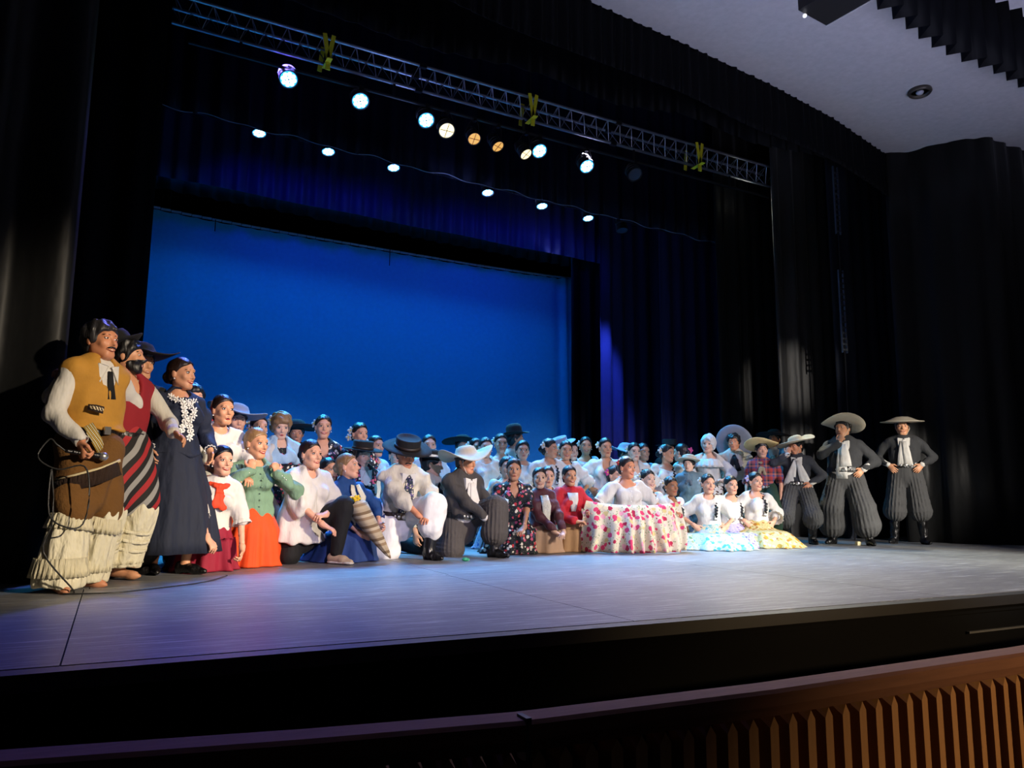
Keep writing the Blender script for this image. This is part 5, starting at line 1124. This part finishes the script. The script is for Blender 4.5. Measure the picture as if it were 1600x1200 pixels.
f = Fig(label='smiling woman in maroon jacket with lace front and beige skirt kneeling', sex='f', px=(843, 731), Y=7.5, hy=8, by=28, pose='kneel', vox=.75, smile=.9, hair='brown', side=-4, s=.90, aR=((.04, -.32, -.05), (-1, .3, -.3), (.7, -.5, -.4), (0, .1, -1), .3), aL=((.12, -.33, -.03), (1, .2, -.3), (-.6, -.6, -.3), (0, .1, -1), .3))
MAR = mat('maroon_velvet', '#4e0c1c', .6, bump=('fold', 24, .3), sheen=.3); BEI = mat('beige_cloth', '#b08d72', .85, bump=('fold', 16, .3)); LACEP = mat('lace_print', '#ddd6c8', .9, bump=('n', 60, .5))
f.body('fair'); f.top(MAR, 'jacket', .018, 1.95, (.066, .058, .048, .040), 'none', .02, .6, .006); f.ribbon('lace_front', [f.chestpt(0, .43, .026), f.chestpt(0, .30, .034), f.chestpt(0, .18, .036), f.chestpt(0, .06, .03)], [.10, .12, .10, .07], LACEP, .008); f.skirt(BEI, .9, 7, amp=.05); f.hairdo('back', 'brown'); f.collar(MAR, .058, .02, pts=False)
f = Fig(label='woman in bright red blouse with white bib and tan skirt kneeling', sex='f', px=(890, 728), Y=7.55, hy=24, by=22, pose='kneel', vox=.75, smile=.85, hair='black', s=.90, aR=((-.02, -.28, .08), (-1, .3, -.4), (.9, -.2, 0), (0, .1, -1), .4), aL=((.14, -.24, .06), (1, .3, -.4), (-.8, -.4, 0), (0, .1, -1), .4))
REDB = mat('bright_red_cloth', '#b81424', .75, bump=('fold', 24, .3)); f.body('tan'); f.top(REDB, 'blouse', .018, 1.9, (.08, .072, .058, .042), 'none', .05, .8, .008); f.ribbon('white_bib', [f.chestpt(0, .43, .028), f.chestpt(0, .34, .032), f.chestpt(0, .20, .034)], [.14, .12, .06], WHITEC, .008); f.collar(REDB, .056, .02, pts=False); f.skirt(mat('tan_cloth', '#9b7650', .85, bump=('fold', 16, .3)), .86, 7, amp=.05); f.hairdo('back', 'black')
def centre_lady():
    f = Fig(label='central woman in white blouse spreading her white rose print skirt wide', sex='f', px=(979, 714), Y=7.35, hy=48, by=22, pose='kneel', vox=.68, smile=.9, hair='brown', s=.97, hp=2, w=1.05, aR=((-.50, -.20, .15), (-.4, .6, -.6), (-.85, -.35, -.35), (0, 0, -1), .8), aL=((.50, -.20, .14), (.4, .6, -.6), (.85, -.35, -.35), (0, 0, -1), .8))
    s = f.s; f.body('ruddy'); f.top(WHITEC, 'blouse', .018, .75, (.074, .074, .05, .05), 'wide', .03, .85, .009, .01, .006)
    for j in range(5): MB().ell(f.chestpt(0, .36-.06*j, .022), (.006, .004, .006)).build('button', PEARL, f.root)
    # skirt: fan held out by both hands
    V = []; F = []; NU, NV = 120, 14
    for sd in (0, 1):
        for j in range(NV+1):
            t = j/NV
            for i in range(NU+1):
                u = i/NU*2-1; au = abs(u)
                tx = u*.58; tz = .585-.05*(1-au**2.2)+.05*(0); ty = -.33+.10*(au**1.5)
                bx = u*.66; by_ = -.50+.42*(au**2.4)+.02*math.sin(9*u); bz = .012
                if u > 0: bx += .05*u
                fold = (.020+.035*t)*math.sin(u*26+1.5*math.sin(u*5))*min(1, t*2+.15); e = t**.9
                x = tx+(bx-tx)*e+.012*math.sin(7*t+u*3); z = tz+(bz-tz)*t; y = ty+(by_-ty)*e+fold-.05*math.sin(math.pi*t)+.008*sd
                V.append(((x)*s, y*s, z*s))
    Hn = (NU+1)*(NV+1)
    for j in range(NV):
        for i in range(NU): a = j*(NU+1)+i; F.append((a, a+NU+1, a+NU+2, a+1)); F.append((a+Hn, a+1+Hn, a+NU+2+Hn, a+NU+1+Hn))
    for i in range(NU): F.append((i, i+1, i+1+Hn, i+Hn)); a = NV*(NU+1)+i; F.append((a, a+Hn, a+1+Hn, a+1))
    mesh_obj('spread_skirt', np.array(V), np.array(F), WFL, f.root); f.skirt(WFL, .78, 9, name='skirt'); f.hairdo('bun', 'brown'); f.flower(mat('red_petal', '#b81a2a', .7), (-.07, .05, .055), .022); f.flower(mat('white_petal', '#e6e2d8', .7), (-.05, .04, .085), .02); f.earrings()
centre_lady()
f = Fig(label='smiling girl in white blouse kneeling just behind the central woman at right', sex='f', px=(1012, 734), Y=7.9, hy=38, by=20, pose='seiza', smile=.9, s=.98, aR='lap', aL='lap'); girl(f, WFL, 'fair')
f = Fig(label='girl in white blouse sitting on her heels right of rose skirt', sex='f', px=(1048, 745), Y=7.8, hy=38, by=40, pose='seiza', smile=.2, vox=.8, s=.94, aR='down', aL=((.26, -.10, -.12), (.5, 1, 0), (0, -.2, -1), (-1, 0, 0), .5)); girl(f, GFL, 'brown', 'round', skirt_w=1.1)
f = Fig(label='smiling girl with long braid and turquoise print skirt, hands on hips, seated front', sex='f', px=(1106, 741), Y=7.55, hy=25, by=10, pose='seiza', smile=.95, vox=.72, s=.95, aR='hip', aL='hip'); girl(f, TFL, 'light', 'round', skirt_w=1.25, nf=14)
f = Fig(label='girl with lilac print skirt seated between turquoise and yellow skirts', sex='f', px=(1142, 744), Y=7.85, hy=30, by=30, pose='seiza', smile=.2, vox=.8, s=.95, aR='hip', aL='hip'); girl(f, LFL, 'light', 'wide', skirt_w=1.15, nf=14, flw=False)
f = Fig(label='girl in white ruffled blouse and yellow print skirt ending the seated row', sex='f', px=(1180, 738), Y=7.7, hy=38, by=25, pose='seiza', smile=.9, vox=.72, s=.96, aR='hip', aL='hip')
f.body('light'); f.top(WHITEC, 'blouse', .016, 1.35, (.075, .072, .065, .06), 'wide', .07, .8, .008, 0, .05); f.skirt(YFL, 1.2, 14); f.hairdo('braid'); flowerfill(f, mat('lilac_petal', '#c8b8e0', .7)); f.earrings()
# ------------------------------------------------------------------ right side, standing gauchos and boys
f = Fig(label='broad gaucho with hand at his chin, white hat and long white scarf', sex='m', px=(1316, 656), Y=7.42, hy=-28, by=-4, vox=.68, smile=.5, open=.5, w=1.28, stance=.20, hp=-8, hr=-6, s=1.02, aR=((-.05, -.24, .43), (-1, -.1, -.7), (.35, -.1, .6), (.3, .9, 0), 1.0), aL='hip', footL=(.26, -.05, .085), footR=(-.20, .02, .085))
gaucho(f, 'tan', 'gaucho', dict(tilt=12, wav=.03, sc=1.0, pos=(0, .02, .07)), bag=(.150, .170, .56), scarf=(.30, .46, .08, .14), spread=.018, hem=.09)
f = Fig(label='smiling gaucho with hands on hips and flat cream hat at the far right', sex='m', px=(1409, 653), Y=7.25, hy=3, by=2, vox=.68, smile=.95, w=1.11, stance=.19, s=1.0, aR='hip', aL='hip')
gaucho(f, 'tan', 'disc', dict(tilt=-3, wav=.0), bag=(.135, .150, .20), scarf=(.34, .35, .07, .105), spread=.035, hem=.07)
f = Fig(label='teenage gaucho in grey with hand to his face, left of the broad gaucho', sex='m', px=(1243, 684), Y=7.75, hy=-42, by=0, vox=.72, smile=.1, w=.92, stance=.17, hp=10, aR=((-.12, -.27, .50), (-1, -.1, -.5), (.2, .1, .9), (.3, .9, 0), .9), aL='hip', s=.93)
gaucho(f, 'ruddy', 'gaucho', dict(tilt=-8, roll=-8, wav=.03, yaw=-20), bag=(.125, .140, .16), scarf=(.42, .42, .05, .15), spread=.13, jm=mat('slate_wool', '#2f3138', .85, bump=('fold', 26, .3)))
f = Fig(label='boy in plaid shirt, straw hat and dark green trousers', sex='m', px=(1190, 690), Y=8.0, hy=12, by=-5, smile=.5, vox=.8, w=.92, s=.90, aR='down', aL='down')
f.body('light'); f.top(PLAID, 'shirt', .018, .95, (.064, .062, .05, .05), 'none', .06, 0, .007); f.pants(mat('bottle_green_cloth', '#12301f', .85, bump=('fold', 16, .4)), bag=(.13, .12, .5)); f.boots(BLACKL, .5); f.hairdo('short', 'black'); f.hat(STRAW, 'straw', tilt=18, pos=(0, .03, .058), sc=1.05); f.belt(BROWNL, .065, .04, SILVER); f.neckerchief(mat('tan_silk', '#9a8768', .6), .16)
f = Fig(label='man in brown hat standing behind the boy in plaid', sex='m', px=(1209, 674), Y=8.9, hy=-22, by=-10, smile=.2, s=.98, w=1.05, **BACK); man(f, CREAM, 'ruddy', BROWNF, 'gaucho', BLACKC, mat('print_neckerchief', '#8a7f70', .7), hat_o=dict(tilt=2, wav=.02), vest=BLUESH)
f = Fig(label='man with black neckerchief, his grey hat hanging at the back of his head', sex='m', px=(1146, 678), Y=8.6, hy=-8, by=0, smile=.1, w=1.12, vox=.85, aR='down', aL='down', s=.98); man(f, CREAM, 'ruddy', None, trous=BLACKC, kerchief=BLACKC, col='black'); f.hat(FELTG, 'gaucho', tilt=68, pos=(0, .07, .0)); f.bowtie_scarf(BLACKC, .22, .24, .03, .07, spread=.05)
f = Fig(label='woman with short white hair and white ruffled blouse', sex='f', px=(1106, 681), Y=8.75, hy=-12, by=5, smile=.9, hair='white', hr=6, vox=.85, s=1.0, aR='hip', aL=((.16, -.24, .10), (1, .2, -.3), (-.3, -.8, .2), (0, .1, -1), .4))
f.body('fair'); f.top(WHITEC, 'blouse', .02, 1.3, (.075, .07, .06, .05), 'wide', .04, .7, .010, .02); f.skirt(floral('brown_spots_on_white', '#e9e2d8', ['#3a2018', '#e9e2d8', '#6a4034'], 26)); f.hairdo('fluffy', 'white'); s = f.s
f.frill('ruffle', f.U((0, .0, .385)), f.D((0, 0, -1)), .165*s, .235*s, .12*s, WHITEC, 17, .012, 96)
f = Fig(label='boy in grey shirt and pale felt hat standing before the women', sex='m', px=(1076, 714), Y=8.2, hy=-14, by=-5, smile=.5, vox=.8, w=.95, s=.78, aR='down', aL='down'); man(f, mat('grey_blue_shirt', '#5d7480', .85, bump=('fold', 22, .4)), 'fair', FELT, 'bowl', GREY, mat('grey_silk', '#4a5560', .6), hat_o=dict(tilt=12, sc=1.05, wav=.02), sleeve=1.9)
# ------------------------------------------------------------------ rear rows
def F_(label, px, py, Y, **k): kw = dict(BACK); kw.update(k); return Fig(label=label, px=(px, py), Y=Y, **kw)
f = F_('man in pale grey hat behind the woman with open mouth', 371, 636, 7.9, sex='m', hy=15, hp=6, open=.5, w=1.1, s=1.02); man(f, BLUESH, 'light', FELTG, 'gaucho', BLACKC, hat_o=dict(tilt=8, roll=10))
f = F_('woman with lilac and white flowers in her hair behind the green jacket', 406, 649, 8.2, hy=22, smile=.3, hair='brown', s=.98); girl(f, BFL, 'light', 'wide', 'bun', 'brown'); f.flower(mat('lilac_petal', '#c8b8e0', .7), (-.080, .03, -.01), .03)
f = F_('fair short haired woman in pale blue shawl over dark floral dress', 440, 647, 8.3, hy=12, hp=18, smile=.0, hair='blond', s=1.0, vox=.9, aR='down', aL='down'); dress(f, DFL, 'fair', 'wide', 'fluffy', 'blond', False, .9); f.top(CYANLIT, 'shawl', .030, .9, (.085, .09, .05, .05), 'v', .25, 1.0, .008); flowerfill(f, None, (-.09, .03, .05), r=.036)
f = F_('man in wide black hat behind the short haired fair woman', 463, 660, 9.0, sex='m', hy=8, hp=6, smile=.1, s=1.0); man(f, BLACKC, 'ruddy', BLACKF, 'gaucho', BLACKC, None, hat_o=dict(tilt=4))
f = F_('tall woman in dark floral dress with white flower, standing behind the t-shirt woman', 506, 649, 8.3, hy=8, smile=.8, hair='brown', s=1.0, vox=.85, w=1.05, aR='down', aL='down'); dress(f, DFL, 'light', 'v', 'bun', 'brown', True, 1.0)
f = F_('small dark haired girl in floral dress peeping behind the white t-shirt', 514, 716, 7.9, hy=40, smile=.1, s=.95, pose='kneel'); dress(f, DFL, 'tan', 'round', 'back', 'black', False)
f = F_('woman with two white flowers in black hair above the flat black hat', 563, 661, 8.3, hy=28, smile=.7, s=.97, hair='black', vox=.85); dress(f, DFL, 'light', 'wide', 'back', 'black', True); f.flower(WHITEC, (-.085, .075, -.03), .028)
f = F_('person in flat black hat and black waistcoat behind the blue jacket woman', 567, 694, 7.9, sex='m', hy=30, hp=12, smile=.2, s=.92, pose='kneel', vox=.85); man(f, WHITEC, 'light', BLACKF, 'flat', BLACKC, None, boots=False, hat_o=dict(tilt=3, sc=1.0, wav=.01, band=mat('brown_ribbon', '#2a211c', .5)), vest=DFL)
f = F_('girl with hair tied back in pale blouse between the two black hats', 588, 681, 8.6, hy=38, smile=.0, s=.95); girl(f, BFL, 'light', 'round', 'bun', 'brown', top=CYANLIT)
f = F_('girl in turquoise blouse mostly hidden by the kneeling man in black hat', 619, 696, 8.9, hy=20, smile=.2, s=.95); girl(f, BFL, 'light', 'wide', 'bun', 'black', top=CYANLIT, flw=False)
f = F_('woman with hoop earrings in turquoise blouse behind the white banded hat', 671, 680, 8.7, hy=10, smile=.4, s=.97, hair='brown'); girl(f, BFL, 'fair', 'wide', 'bun', 'brown', top=CYANLIT, flw=False)
f = F_('man seen from the side in black hat with white patterned band', 676, 707, 7.75, sex='m', hy=85, by=50, hp=6, smile=.1, s=1.0, pose='kneel', vox=.8); man(f, CREAM, 'light', BLACKF, 'bowl', BLACKC, BLACKC, boots=False, hat_o=dict(band=mat('white_patterned_band', '#d8d4cc', .8, bump=('n', 60, .4)), wav=.01))
f = F_('older man in black hat and bright blue shirt at the rear centre', 723, 683, 9.6, sex='m', hy=12, smile=.7, s=1.0, hair='grey'); man(f, BLUESH, 'light', BLACKF, 'gaucho', BLACKC, None, hat_o=dict(tilt=3, wav=.03))
f = F_('dark haired girl with white flower left of the smiling woman at the rear', 744, 685, 9.0, hy=28, smile=.5, s=.97); girl(f, BFL, 'light', 'round')
f = F_('smiling woman in white puff blouse behind the big cream hat', 759, 684, 8.7, hy=18, smile=.8, s=.97, hair='brown', aL='hip', aR='hip'); girl(f, BFL, 'fair', 'round', 'bun', 'brown', flw=False)
f = F_('woman with large white flower and blue floral dress at the rear centre', 783, 678, 8.9, hy=12, smile=.8, s=.98, hair='brown', aL='hip', aR='hip'); dress(f, BFL, 'light', 'wide', 'bun', 'brown', True, 1.0)
f = F_('man in profile with black hat and red neckerchief', 806, 671, 9.3, sex='m', hy=98, by=60, smile=.1, s=1.0, hp=-4); man(f, CREAM, 'ruddy', BLACKF, 'round', BLACKC, mat('red_silk', '#8e1420', .7), hat_o=dict(tilt=4, wav=.03))
f = F_('girl with loose dark hair right of the black hat in profile', 817, 689, 8.7, hy=8, smile=.3, s=.97); girl(f, BFL, 'light', 'round', 'long', flw=False)
f = F_('dark haired girl half hidden by the rose print dress woman', 792, 714, 8.1, hy=20, smile=.2, s=.97, pose='kneel'); girl(f, BFL, 'light', 'round', 'back', flw=False)
f = F_('brown haired girl half hidden behind the maroon jacket woman', 856, 729, 8.1, hy=10, smile=.2, s=.95, pose='kneel', hair='brown'); girl(f, BFL, 'light', 'round', 'back', 'brown', flw=False)
f = F_('girl turned in profile with white flowers and dark braid in the second row', 859, 686, 8.5, hy=66, by=15, smile=.4, s=.97, vox=.85, aL='hip', aR='hip'); girl(f, BFL, 'tan', 'round')
f = F_('man in tilted pale grey hat behind the smiling girl', 877, 687, 9.1, sex='m', hy=60, smile=.1, s=1.0); man(f, CREAM, 'tan', FELTG, 'flat', BLACKC, None, hat_o=dict(roll=-22, tilt=8, wav=.01, sc=.95))
f = F_('smiling girl with beaded braid next to the pale grey hat', 884, 689, 8.5, hy=15, smile=.95, s=.97, vox=.85, hr=4, aL='hip', aR='hip'); girl(f, BFL, 'tan', 'round')
f = F_('girl peeping just behind the smiling girl with the beaded braid', 894, 691, 9.0, hy=22, smile=.2, s=.97); girl(f, BFL, 'light', 'round', flw=False)
f = F_('grinning woman in turquoise blouse at the dark curtain edge', 915, 683, 9.1, hy=10, smile=.95, s=.98); girl(f, BFL, 'tan', 'wide', top=CYANLIT)
f = F_('girl in pale puff sleeve blouse with white flowers, hands on hips, mid second row', 946, 685, 8.5, hy=22, by=5, smile=.2, s=.98, vox=.85, w=1.08, aL='hip', aR='hip'); girl(f, BFL, 'tan', 'v')
f = F_('girl with pink flower half hidden behind the central woman', 961, 728, 8.3, hy=50, smile=.2, s=.98, pose='kneel', hair='brown'); girl(f, GFL, 'light', 'round', 'bun', 'brown', mat('pink_petal', '#c83a78', .7))
f = F_('person under a broad blue grey hat behind the dark haired girls', 977, 696, 9.2, sex='m', hy=60, hp=20, smile=.1, s=.97); man(f, BLUESH, 'tan', FELTG, 'gaucho', BLACKC, None, hat_o=dict(tilt=14, sc=1.05))
f = F_('girl with dark braid and white blouse beside the broad blue grey hat', 991, 692, 8.6, hy=20, smile=.2, s=.97, vox=.9, aL='hip', aR='hip'); girl(f, BFL, 'fair', 'v')
f = F_('girl whose face shows behind the braided girl, brown hair', 1005, 693, 9.0, hy=35, smile=.4, s=.97, hair='brown'); girl(f, BFL, 'tan', 'wide', 'back', 'brown', flw=False, top=CYANLIT)
f = F_('girl in profile with white flower and short dark braid, right of centre', 1041, 695, 8.6, hy=68, by=15, smile=.5, s=.97, vox=.9, aL='hip', aR='hip'); girl(f, GFL, 'tan', 'wide')
f = F_('woman turned away showing the back of her head and a pink flower', 1063, 694, 9.0, hy=-118, by=-60, smile=.1, s=.97, hair='brown'); girl(f, BFL, 'light', 'wide', 'bun', 'brown', flw=False); f.flower(mat('pink_petal', '#c83a78', .7), (-.03, .135, .03), .032)
f = F_('man in flat black hat almost lost against the dark curtain', 1046, 690, 10.2, sex='m', hy=10, smile=.1, s=1.0); man(f, BLACKC, 'tan', BLACKF, 'flat', BLACKC, None, hat_o=dict(wav=0))
# ------------------------------------------------------------------ bits on the floor
p = atz(727, 877, .0); o = MB().ell((0, 0, .018), (.035, .022, .018), None, 12, 8).box((.03, 0, .014), (.02, .014, .02)).build('crumpled_wrapper', mat('green_plastic', '#1f8a62', .4)); o.location = p; meta(o, label='small green crumpled wrapper on the stage floor before the kneeling man in grey', cat='litter')
p = atz(1341, 852, .0); o = MB().box((0, 0, .02), (.07, .04, .04)).box((.0, 0, .045), (.05, .03, .012)).build('tape_roll', mat('cream_tape', '#c8bf98', .6)); o.location = p; meta(o, label='small cream block on the floor behind the broad gaucho', cat='block')
p = atz(1228, 850, .0)+Vector((.0, .25, 0)); V = []; F = []
b = MB(); b.lathe([(.20, .003), (.19, .05), (.15, .14), (.10, .22), (.02, .25)], 40, None, lambda v, q, r: Vector((v.x+.02*math.sin(5*q), v.y*.7, v.z*(1+.2*math.sin(7*q))))); o = b.build('printed_cloth', floral('bright_green_yellow_print', '#3f9a6a', ['#e0c23a', '#3f9a6a', '#2f7fb0', '#e8e4c8'], 26), None, True); o.location = p; meta(o, label='heap of green and yellow printed cloth beside the yellow skirt', cat='cloth')
